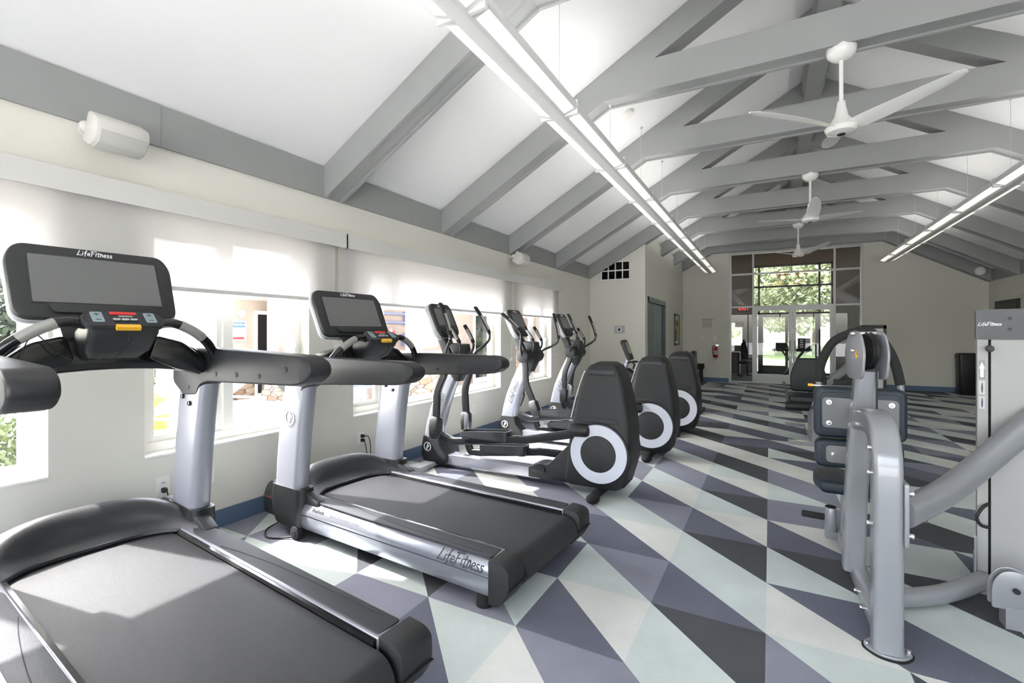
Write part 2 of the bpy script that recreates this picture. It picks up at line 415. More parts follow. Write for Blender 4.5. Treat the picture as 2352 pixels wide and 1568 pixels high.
# wall behind the camera: gable with a wide glazed opening, daylight enters there
w = MB()
w.prism([(XL, 0), (-2.9, 0), (-2.9, 2.6), (3.9, 2.6), (3.9, 0), (XR, 0), (XR, ZT + .1), (XRID, ZRID + .1), (XL, ZT + .1)], YN - .18, YN)
struct(w.obj('wall_front', 'wall'))
o = sempty('window_6'); f = MB()
for x in (-2.9, -1.2, .5, 2.2, 3.84): f.box(x, x + .06, YN - .14, YN - .06, 0, 2.6)
f.box(-2.9, 3.9, YN - .14, YN - .06, 0, .08); f.box(-2.9, 3.9, YN - .14, YN - .06, 2.54, 2.6)
f.obj('frame', 'alu', o); MB().box(-2.9, 3.9, YN - .103, YN - .097, .05, 2.56).obj('pane', 'pane', o)
# closet block at the far left corner
w = MB(); w.prism([(XL, 0), (XCL, 0), (XCL, zc(XCL) + .05), (XL, ZT + .05)], YCL, YCL + .12)
CD0, CD1, CDZ = 9.93, 11.82, 2.13
w.box(XCL - .12, XCL, YCL + .12, CD0, 0, 3.4); w.box(XCL - .12, XCL, CD1, YB, 0, 3.4); w.box(XCL - .12, XCL, CD0, CD1, CDZ, 3.4)
struct(w.obj('wall_closet', 'wall'))
# ceilings
for nm, pl in (('ceiling', [(XL - .62, ZT - .62 * SLL), (XRID, ZRID), (XRID, ZRID + .25), (XL - .62, ZT - .62 * SLL + .25)]), ('ceiling_right', [(XRID, ZRID), (XR + .6, ZT - .6 * SLR), (XR + .6, ZT - .6 * SLR + .25), (XRID, ZRID + .25)])):
    struct(MB().prism(pl, YN - .3, YB + .3).obj(nm, 'ceiling'))
# frieze boards, baseboards, ridge beam
struct(MB().box(XL, XL + .018, YN, YCL, ZF, ZT - .005).box(XL, XL + .022, 1.552, 1.555, ZF, ZT - .02).obj('trim_1', 'beam'))
struct(MB().box(XR - .018, XR, YN, YB, ZF, ZT - .005).obj('trim_2', 'beam'))
struct(MB().prism(rpoly([(XRID - .1, ZRID - .33), (XRID + .1, ZRID - .33), (XRID + .1, ZRID - .05), (XRID - .1, ZRID - .05)], 0), YN, YB).box(XRID - .125, XRID + .125, YN, YB, ZRID - .27, ZRID - .1).obj('trim_3', 'beam'))
def bb(name, x0, x1, y0, y1): struct(MB().box(x0, x1, y0, y1, 0, .12, .006).obj(name, 'base'))
bb('baseboard_left', XL, XL + .016, YN, YCL - .016); bb('baseboard_closet', XL, XCL, YCL - .016, YCL); bb('baseboard_closet_side', XCL, XCL + .016, CD1 + .1, YB)
bb('baseboard_back', XCL + .016, GX0 - .02, YB - .016, YB); bb('baseboard_back_right', GX1 + .02, XR, YB - .016, YB); bb('baseboard_right', XR - .016, XR, YN, YB - .016)

# trusses: two box rafters and a collar tie each
TZ0, TZ1, TW = 3.63, 3.90, 0.20
KL = XL + (TZ0 - ZF) / SLL; KR = XR - (TZ0 - ZF) / SLR
def truss(name, y):
    o = sempty(name, (0, y, 0))
    def beam(nm, poly, low, cut=None):
        b = MB(); b.prism(poly, 0, TW)
        for yy in (0.0, TW - .028):                                    # the side boards stand proud under the soffit
            (a, c) = low; d = Vector((c[0] - a[0], c[1] - a[1])).normalized(); n = Vector((-d.y, d.x))
            if n.y > 0: n = -n
            b.prism([a, c, (c[0] + n.x * .018, c[1] + n.y * .018), (a[0] + n.x * .018, a[1] + n.y * .018)], yy, yy + .028)
        b.obj(nm, 'beam', o)
    beam('rafter', [(XL + .018, ZF + .018 * SLL), (XRID, ZF + SLL * (XRID - XL)), (XRID, ZRID - .004), (XL + .018, ZT - .004 + .018 * SLL)], ((XL + .018, ZF + .018 * SLL), (KL, TZ0)))
    beam('rafter', [(XR - .018, ZF + .018 * SLR), (XRID, ZF + SLR * (XR - XRID)), (XRID, ZRID - .004), (XR - .018, ZT - .004 + .018 * SLR)], ((XR - .018, ZF + .018 * SLR), (KR, TZ0)))
    beam('collar_tie', [(KL, TZ0), (KR, TZ0), (KR + (TZ1 - TZ0) / SLR * -1 + .0, TZ1), (KL + (TZ1 - TZ0) / SLL, TZ1)], ((KL, TZ0), (KR, TZ0)))
for k, y in enumerate((2.80, 4.46, 6.10, 7.83, 9.60, 11.28, 12.92, 14.27)): truss('trim_%d' % (k + 4), y)

# windows of the left wall
def window(n, y0, y1, mull):
    o = sempty('window_%d' % n); XF = XL - .15
    f = MB()
    for a, b in ((y0, y0 + .07), (y1 - .07, y1)): f.box(XF - .04, XF + .04, a, b, WZ0, WZ1, .004)
    f.box(XF - .037, XF + .037, y0, y1, WZ0, WZ0 + .07, .004); f.box(XF - .037, XF + .037, y0, y1, WZ1 - .12, WZ1, .004)
    for m in mull: f.box(XF - .035, XF + .035, m - .035, m + .035, WZ0 + .06, WZ1 - .1, .004)
    f.obj('frame', 'white_paint', o)
    edges = [y0 + .07] + [v for m in mull for v in (m - .035, m + .035)] + [y1 - .07]
    for k in range(0, len(edges), 2):
        a, b = edges[k], edges[k + 1]; s = MB()
        if k == 0 and mull:                       # the sliding leaf has a sash of its own
            for p, q in ((a, a + .04), (b - .04, b)): s.box(XF - .018, XF + .018, p, q, WZ0 + .07, WZ1 - .12, .003)
            s.box(XF - .016, XF + .016, a, b, WZ0 + .07, WZ0 + .11, .003); s.box(XF - .016, XF + .016, a, b, WZ1 - .16, WZ1 - .12, .003)
            so = s.obj('sash', 'white_paint', o); MB().box(XF - .003, XF + .003, a + .03, b - .03, WZ0 + .1, WZ1 - .15).obj('pane', 'pane', so)
        else: MB().box(XF - .003, XF + .003, a, b, WZ0 + .07, WZ1 - .12).obj('pane', 'pane', o)
    MB().box(XL - WT + .02, XL + .006, y0 + .001, y1 - .001, WZ0, WZ0 + .012, .003).obj('sill', 'white_paint', o)
window(1, *WIN[0], [0.42]); window(2, *WIN[1], [2.055]); window(3, *WIN[2], [3.62]); window(4, *WIN[3], [7.15])
for i, (y, nm) in enumerate(((2.60, 'right jamb of the window behind the nearest treadmill'), (7.60, 'right jamb of the last window'))):
    t = MB().box(XL - .108, XL - .085, y - .012, y + .012, 1.12, 1.28, .006).box(XL - .095, XL - .07, y - .008, y + .008, 1.24, 1.275, .003).obj('window_latch', 'white_paint')
    tag(t, 'white window latch on the ' + nm, 'latch')

# roller shades: one cassette, fabric and hem bar each
for i, (y0, y1, lab) in enumerate(((-2.9, 2.885, 'white roller shade nearest the camera, over the two narrow windows'), (2.925, 6.13, 'white roller shade over the wide window behind the second treadmill'), (6.205, 7.90, 'white roller shade over the small last window'))):
    t = thing('roller_shade', lab, 'window shade', (XL + .045, (y0 + y1) / 2, 2.1), 0, 'roller shades on the left wall'); h = (y1 - y0) / 2
    MB().grid(lambda u, v: (0, -h + 2 * h * u, -.45 + .5 * v), 12, 4).obj('shade_fabric', 'shade', t)
    MB().box(-.012, .008, -h, h, -.472, -.445, .006).obj('hem_bar', 'valance', t)
    MB().cyl((-.01, -h + .01, .06), (-.01, h - .01, .06), .026).obj('roller', 'valance', t)
for y0, y1, lab in ((-2.95, 2.9735, 'long pale shade cassette above the two narrow windows'), (2.9765, 7.93, 'long pale shade cassette above the wide window and the last window')):
    t = thing('shade_cassette', lab, 'valance', (XL + .021, 0, 2.17), 0, 'shade cassettes on the left wall')
    MB().box(0.0, .085, y0, y1, .055, .065, .002).box(.078, .086, y0, y1, -.06, .065, .002).box(0, .086, y0, y0 + .006, -.06, .065).box(0, .086, y1 - .006, y1, -.06, .065).obj('cover', 'valance', t)
for y, lab in ((2.905, 'thin bead chain of the shade behind the second treadmill'), (6.16, 'thin bead chain between the wide window and the last window'), (7.88, 'thin bead chain beside the last window')):
    b = MB()
    b.tube([(XL + .03, y, 2.1), (XL + .025, y, .98), (XL + .025, y + .02, .955), (XL + .03, y + .045, .98), (XL + .035, y + .045, 2.1)], .0022, 6)
    b.box(XL, XL + .03, y - .005, y + .05, .955, 1.0, .004); tag(b.obj('bead_chain', 'white_paint'), lab, 'shade chain')

# storefront in the back wall (window_5 and the two leaves door_1, door_2)
o = sempty('window_5', (0, YB + .08, 0)); f = MB()
MX = [GX0, -.40, 1.455, GX1]; FW = .045
for x in (GX0 + .02, -.40, 1.455, GX1 - .02): f.box(x - FW / 2, x + FW / 2, -.05, .05, 0, GZ, .004)
for z in (GZ - .03, 3.0, 2.10): f.box(GX0, GX1, -.045, .045, z - FW / 2, z + FW / 2, .004)
for a, b in ((GX0, -.4), (1.455, GX1)): f.box(a, b, -.045, .045, 0, .045, .004)
f.obj('frame', 'alu', o)
for a, b in ((GX0, -.4), (-.4, 1.455), (1.455, GX1)):
    for z0, z1 in ((2.1, 3.0), (3.0, GZ - .03)): MB().box(a + .02, b - .02, -.004, .004, z0 + .02, z1 - .02).obj('pane', 'store_pane', o)
for a, b in ((GX0, -.4), (1.455, GX1)): MB().box(a + .02, b - .02, -.004, .004, .04, 2.08).obj('pane', 'store_pane', o)
DM = (1.455 - .40) / 2
for n, (a, b, hs) in enumerate(((-.375, DM - .004, 1), (DM + .004, 1.43, -1))):
    d = sempty('door_%d' % (n + 1), (0, YB + .06, 0)); st = .075
    f = MB(); f.box(a, a + st, -.022, .022, .012, 2.075, .004); f.box(b - st, b, -.022, .022, .012, 2.075, .004)
    f.box(a + st, b - st, -.022, .022, .012, .26, .003); f.box(a + st, b - st, -.022, .022, 1.985, 2.075, .003); f.obj('stile_frame', 'alu', d)
    MB().box(a + st - .01, b - st + .01, -.004, .004, .25, 1.995).obj('pane', 'store_pane', d)
    hx = (b - .05) if hs > 0 else (a + .05)
    MB().tube([(hx, -.02, .90), (hx, -.06, .91), (hx, -.06, 1.17), (hx, -.02, 1.18)], .009, 8, up=(1, 0, 0)).obj('handle', 'chrome', d)
    MB().cyl((hx, -.034, .8), (hx, -.02, .8), .016).obj('lock', 'chrome', d)
# closet double door
d = sempty('door_3', (XCL, 0, 0)); f = MB()
f.box(-.1, .012, CD0, CD0 + .07, 0, CDZ, .004); f.box(-.1, .012, CD1 - .07, CD1, 0, CDZ, .004); f.box(-.1, .012, CD0, CD1, CDZ - .1, CDZ, .004); f.obj('door_frame', 'door_paint', d)
ym = (CD0 + CD1) / 2 - .03
MB().box(-.09, -.05, CD0 + .07, ym - .003, .01, CDZ - .1, .003).obj('door_leaf', 'door_paint', d)
MB().box(-.09, -.05, ym + .003, CD1 - .07, .01, CDZ - .1, .003).obj('door_leaf', 'door_paint', d)
MB().box(-.052, -.044, ym - .008, ym + .008, .01, CDZ - .1).obj('astragal', 'alu', d)
# dark door head on the right wall
d = sempty('door_4', (XR, 0, 0))
MB().box(-.02, .0, 12.95, 14.1, 0, 2.06, .004).obj('door_frame', 'door_dark', d); MB().box(-.024, -.018, 13.05, 14.0, .01, 1.98).obj('door_leaf', 'dark_pane', d)
struct(MB().box(XR - .06, XR, 2.0, 12.9, 2.12, 2.24, .005).obj('trim_12', 'wall'))

# small vent window in the closet gable
t = sempty('window_7', (0, YCL, 0)); f = MB(); x0, x1, z0, z1 = -3.14, -2.52, 2.475, 2.87
for k in range(5): f.box(x0 + k * (x1 - x0 - .02) / 4, x0 + .02 + k * (x1 - x0 - .02) / 4, -.03, 0, z0, z1, .003)
for z in (z0, (z0 + z1) / 2 - .01, z1 - .025): f.box(x0 - .02, x1 + .02, -.032, 0, z, z + .025, .003)
f.obj('frame', 'white_paint', t); MB().box(x0, x1, -.008, -.002, z0, z1).obj('pane', 'dark_pane', t)
# ------------------------------------------------------------------ treadmills (local: x to the rear, y to the runner's right, z up; origin on the floor under the front)
def ring_rr(cx, cy, z, w, d, r, n=4): return [(cx + a, cy + b, z) for a, b in rrect(w, d, r, n)]
def make_treadmill():
    t = thing('treadmill', 'x', 'treadmill', (0, 0, 0), 0, 'treadmills along the windows')
    # running belt around front and rear rollers
    prof = [(.30, .236), (1.96, .236)] + [(1.96 + .082 * math.sin(a), .154 + .082 * math.cos(a)) for a in [R(q) for q in range(12, 181, 12)]] + [(.30, .072)]
    b = MB(); b.prism(prof, -.302, .302, ang=60); b.obj('running_belt', 'belt', t)
    b = MB(); b.box(.35, 1.9, -.33, .33, .07, .2, .01); b.obj('deck_frame', 'black', t)
    for s in (-1, 1):
        # side rail: silver extrusion with a shut line
        sec_u = [(.3195, .205), (.3195, .258), (.325, .262), (.405, .256), (.45, .238), (.468, .205), (.47, .178), (.33, .178)]
        sec_l = [(.33, .172), (.468, .172), (.462, .115), (.44, .07), (.40, .056), (.34, .056)]
        b = MB()
        b.prism([(s * u, v) for u, v in sec_u], .40, 1.935, 'x', .004); b.prism([(s * u, v) for u, v in sec_l], .40, 1.935, 'x', .004)
        rail = b.obj('side_rail', 'silver', t)
        pad = rpoly([(.54, .331), (.47, .36), (.56, .43), (1.0, .436), (1.922, .436), (1.922, .331)], [.03, .02, .05, 0, .012, .012])
        MB().prism([(u, s * v) for u, v in pad], .2545, .263, 'z', .002).obj('step_pad', 'pad_dark', rail)
        MB().tube(spline([(.80, s * .34, .2635), (.98, s * .37, .2635), (1.3, s * .40, .2632), (1.86, s * .412, .263)], 5), .0016, 5).obj('pad_groove', 'rubber', rail)
        MB().box(.42, 1.93, s * .312 - .007, s * .312 + .007, .19, .256, .003).obj('belt_guide', 'black_gloss', rail)
        # rear cap
        b = MB(); q = rpoly([(1.93, .052), (1.93, .262), (2.01, .258), (2.045, .238), (2.05, .14), (1.99, .05)], [.005, .005, .03, .02, .03, .03])
        b.prism([(u, v) for u, v in q], min(s * .325, s * .472), max(s * .325, s * .472), 'y', .007); b.box(1.95, 2.057, min(s * .3, s * .47), max(s * .3, s * .47), .15, .153)
        b.obj('end_cap', 'dark', t)
        MB().cyl((1.86, s * .40, -.044), (1.86, s * .40, .08), .05, .035, 16, .006).obj('rear_foot', 'rubber', t)
        # front wheel on a bracket
        b = MB(); b.cyl((.38, s * .445, .045), (.38, s * .485, .045), .045, None, 20, .008); b.cyl((.38, s * .484, .045), (.38, s * .49, .045), .018, None, 14)
        b.obj('transport_wheel', 'rubber', t)
        MB().cyl((.38, s * .30, .055), (.72, s * .36, .10), .035, .028, 12).obj('lift_arm', 'char', t)
        # boot and upright
        b = MB(); rings = []
        for z, x0, x1, y0, y1, r in ((.055, .18, .38, .37, .455, .03), (.08, .14, .42, .355, .478, .04), (.16, .115, .445, .35, .492, .045), (.26, .11, .45, .36, .492, .045), (.335, .118, .45, .37, .488, .045)):
            rings.append([(p[0], s * p[1], p[2]) for p in ring_rr((x0 + x1) / 2, (y0 + y1) / 2, z, x1 - x0, y1 - y0, r)])
        b.loft(rings); boot = b.obj('upright_boot', 'black', t)
        b = MB(); rings = []
        for z, x0, x1 in ((.33, .140, .412), (.50, .155, .428), (.70, .180, .452), (.88, .210, .482), (1.01, .234, .506)):
            rings.append([(p[0], s * p[1], p[2]) for p in ring_rr((x0 + x1) / 2, .43, z, x1 - x0, .105, .05)])
        b.loft(rings); up = b.obj('upright', 'silver_paint', t)
        if s < 0:
            e = MB(); emblem(e, basis((.335, -.4835, .80), (1, 0, .12), (-.12, 0, 1), (0, -1, 0)), .052); e.obj('emblem', 'white', up)
        for (bx, bz) in ((.30, .93), (.38, .90)): MB().cyl((bx, s * .378, bz), (bx, s * .366, bz), .013, None, 12, .003).obj('bolt', 'black_gloss', up)
        # padded arm
        q = rpoly([(.17, 1.00), (.17, 1.13), (.27, 1.19), (.60, 1.203), (1.37, 1.198), (1.435, 1.17), (1.445, 1.125), (1.35, 1.07), (.55, 1.028), (.475, 1.0), (.45, .95), (.30, .935)], [.03, .05, .06, .1, .05, .03, .03, .05, .06, .03, .02, .02])
        b = MB(); b.prism(q, min(s * .375, s * .482), max(s * .375, s * .482), 'y', .013, 3); arm = b.obj('handrail', 'arm', t)
        q2 = rpoly([(1.36, 1.075), (1.36, 1.197), (1.43, 1.172), (1.445, 1.125), (1.40, 1.09)], [.0, .0, .03, .03, .03]); MB().prism(q2, min(s * .374, s * .483), max(s * .374, s * .483), 'y', .014, 3).obj('end_cap', 'dark', arm)
        for bx, bz in ((.36, .985), (.66, 1.075), (.86, 1.085), (1.06, 1.092), (1.27, 1.135)): MB().cyl((bx, s * .378, bz), (bx, s * .3725, bz), .0125, None, 14, .002).obj('bolt_cap', 'bezel', arm)
    # motor cover: a hood with a scooped rear face
    def hood(u, v):
        s = -1 + 2 * u; a = abs(s)
        rows = [(.03 + .10 * s * s, .09), (.00 + .09 * s * s, .22), (.03 + .10 * s * s, .345 - .05 * a ** 4), (.10 + .12 * s * s, .395 - .085 * a ** 4), (.165 + .14 * s * s, .405 - .10 * a ** 4),
                (.225 + .16 * a ** 2.4, .355 - .075 * a ** 4), (.262 + .22 * a ** 3.4, .295 - .02 * a ** 4), (.325 + .23 * a ** 4, .258)]
        f = v * (len(rows) - 1); k = min(int(f), len(rows) - 2); q = f - k
        p = [rows[max(k - 1, 0)], rows[k], rows[k + 1], rows[min(k + 2, len(rows) - 1)]]
        def cr(i): a0, b0, c0, d0 = (w[i] for w in p); return 0.5 * (2 * b0 + (c0 - a0) * q + (2 * a0 - 5 * b0 + 4 * c0 - d0) * q * q + (3 * b0 - a0 - 3 * c0 + d0) * q ** 3)
        return (cr(0), s * .395, cr(1))
    b = MB(); b.solid_grid(hood, 32, 28, (0, 0, -.014)); b.obj('motor_cover', 'char', t, 60)
    for s in (-1, 1):
        q = rpoly([(-.045, .09), (-.055, .22), (.02, .33), (.20, .345), (.46, .31), (.575, .262), (.575, .20), (.30, .08)], [.03, .06, .06, .05, .05, .02, .01, .02])
        MB().prism(q, min(s * .375, s * .445), max(s * .375, s * .445), 'y', .014).obj('cover_cheek', 'char', t)
    b = MB(); b.prism(rpoly([(-.395, .08), (.395, .08), (.395, .26), (-.395, .26)], .03), .10, .2, 'x', .01); b.obj('front_bumper', 'black', t)
    MB().box(-.045, .12, -.4475, -.444, .205, .211).obj('accent_line', 'accent', t)
    # arched crossbar and neck
    top = [(.395 * math.sin(R(a)) / math.sin(R(80)), 1.14 + .12 * math.cos(R(a))) for a in range(80, -81, -10)]
    low = [(.395 * math.sin(R(a)) / math.sin(R(80)), 1.035 + .075 * math.cos(R(a))) for a in range(-80, 81, 10)]
    MB().prism(top + low, .36, .50, 'x', .012, ang=45).obj('crossbar', 'black_gloss', t)
    b = MB(); b.loft([[(x, y, z) for x, y in ((x0, -w), (x1, -w), (x1, w), (x0, w))] for z, x0, x1, w in ((1.15, .34, .47, .17), (1.26, .34, .47, .15), (1.36, .31, .41, .16), (1.42, .28, .36, .16))]); b.obj('console_neck', 'black', t)
    # display console
    U, N = Vector((-.42, 0, .9075)), Vector((.9075, 0, .42))
    M = basis((.355, 0, 1.497), (0, 1, 0), U, N)
    con = MB(); con.prism(rpoly([(-.293, -.180), (.293, -.180), (.302, .11), (.268, .180), (-.268, .180), (-.302, .11)], [.06, .06, .08, .045, .045, .08], 7), -.045, .012, 'z', .012, M=M); con = con.obj('console', 'bezel', t)
    b = MB(); b.prism(rpoly([(-.299, -.186), (.299, -.186), (.308, .11), (.272, .186), (-.272, .186), (-.308, .11)], [.06, .06, .08, .045, .045, .08], 7), -.055, -.012, 'z', .014, M=M)
    b.prism(rpoly([(-.2, -.13), (.2, -.13), (.2, .12), (-.2, .12)], .05), -.10, -.05, 'z', .03, M=M); b.obj('back_shell', 'shell', con)
    MB().prism(rpoly([(-.238, -.112), (.238, -.112), (.238, .130), (-.238, .130)], .006), .010, .0135, 'z', 0, M=M).obj('screen_edge', 'black_gloss', con)
    MB().prism(rpoly([(-.232, -.106), (.232, -.106), (.232, .124), (-.232, .124)], .004), .012, .0155, 'z', 0, M=M).obj('screen', 'screen', con)
    b = MB(); b.prism(rpoly([(-.17, -.160), (.17, -.160), (.19, -.118), (-.19, -.118)], .015), .008, .03, 'z', .008, M=M); b.obj('reading_rack', 'bezel', con)
    lt = letters('LifeFitness', .026, .11); lt.bm.transform(M @ Matrix.Translation((0, .154, .0125))); lt.obj('logo_lettering', 'white', con)
    # control panel with keys
    cu, cn = Vector((-.80, 0, .60)), Vector((.60, 0, .80)); M = basis((.675, 0, 1.335), (0, 1, 0), cu, cn)
    p = MB(); p.prism(rpoly([(-.125, -.05), (.125, -.05), (.15, .0), (.125, .052), (-.125, .052), (-.15, .0)], [.02, .02, .03, .02, .02, .03]), -.02, .008, 'z', .007, M=M); pan = p.obj('control_panel', 'bezel', t)
    b = MB(); b.loft([[(x, y, z) for x, y in rpoly([(x0, -w), (x1, -w), (x1, w), (x0, w)], .03)] for z, x0, x1, w in ((1.165, .47, .57, .09), (1.20, .46, .63, .115), (1.28, .50, .70, .125), (1.315, .585, .705, .125))]); b.obj('console_bowl', 'char', pan)
    def key(nm, x0, x1, y0, y1, m, r=.004, h=.0105): MB().prism(rpoly([(x0, y0), (x1, y0), (x1, y1), (x0, y1)], r), .006, h, 'z', 0, M=M).obj(nm, m, pan)
    key('stop_key', -.047, .047, .026, .044, 'red'); key('start_key', -.02, .03, .008, .019, 'sensor')
    for kx in (-.03, 0, .03): key('speed_key', kx - .0125, kx + .0125, -.012, -.002, 'shell', .002); key('mode_key', kx - .0125, kx + .0125, -.025, -.016, 'dark', .002)
    for s in (-1, 1):
        key('rocker_key', s * .092 - .02, s * .092 + .02, -.028, .04, 'key', .008)
        for q in ([(s * .092 - .009, .024), (s * .092 + .009, .024)], [(s * .092, .015), (s * .092, .033)], [(s * .092 - .009, -.012), (s * .092 + .009, -.012)]):
            MB().sweep([(a, c, .0105) for a, c in q], [(-.0012, 0), (.0012, 0), (.0012, .001), (-.0012, .001)], M=M).obj('key_marking', 'dark', pan)
    b = MB(); b.box(-.042, .042, -.066, -.046, -.006, .012, .006, M=M); clip = b.obj('safety_clip', 'yellow', pan)
    b = MB(); b.tube(spline([(.735, 0, 1.283), (.745, -.008, 1.24), (.72, -.03, 1.21), (.70, -.07, 1.185), (.69, -.085, 1.172), (.695, -.06, 1.165), (.71, -.02, 1.20), (.738, .004, 1.25), (.735, 0, 1.283)], 5), .0025, 6)
    b.tube(spline([(.69, -.085, 1.172), (.64, -.14, 1.16), (.60, -.20, 1.20), (.60, -.26, 1.27), (.62, -.30, 1.2), (.62, -.305, 1.05)], 5), .0022, 6); b.cyl((.62, -.305, 1.055), (.62, -.305, 1.015), .008)
    b.obj('safety_cord', 'cable', pan)
    for s in (-1, 1):
        pth = spline([(.65, s * .12, 1.315), (.655, s * .19, 1.325), (.655, s * .27, 1.29), (.64, s * .34, 1.235), (.615, s * .392, 1.165), (.61, s * .40, 1.15)], 6)
        g = MB(); g.tube(pth, .0215, 12); g.tube(pth[-5:], .028, 12); gr = g.obj('grip_bar', 'black_gloss', t)
        g = MB(); g.tube(pth[8:17], .0226, 12); g.obj('pulse_sensor', 'sensor', gr)
        q = [(s * y, z) for y, z in rpoly([(.13, 1.16), (.16, 1.265), (.27, 1.235), (.37, 1.15), (.37, 1.07), (.25, 1.10)], .02)]
        MB().prism(q, .505, .56, 'x', .01).obj('accessory_tray', 'black_gloss', t)
    # near-side lettering
    for txt, sz, x, m in (('FlexDeck', .030, .60, 'dark'), ('Shock Absorption System', .026, .85, 'fixture_grey')):
        me = text_mesh('rail_lettering', txt, sz, m); o = link('rail_lettering', me, t); o.matrix_local = basis((x, -.459, .223), (1, 0, 0), (0, .48, .88), (0, -.88, .48))
    lt = letters('LifeFitness', .062, .10, -.01); lt.bm.transform(basis((1.755, -.4615, .218), (1, 0, 0), (0, .48, .88), (0, -.88, .48))); lt.obj('logo_lettering', 'black', t)
    MB().tube(spline([(.16, -.40, .07), (.10, -.50, .02), (.20, -.56, .008), (.32, -.50, .010), (.40, -.42, .02)], 6), .006, 8).obj('power_cord', 'cable', t)
    return t
tm = make_treadmill()
tm['label'] = 'nearest silver and black treadmill, its display cutting across the left edge'
tilt = R(1.3)
tm.location = (-3.14, 1.045, .045 + 2.03 * math.sin(tilt)); tm.rotation_euler = (0, tilt, R(-4.8))
tm2 = copy_tree(tm, 'second treadmill, black script lettering on its silver side rail facing the camera')
tm2.location = (-3.08, 2.54, 0); tm2.rotation_euler = (0, 0, R(-4))

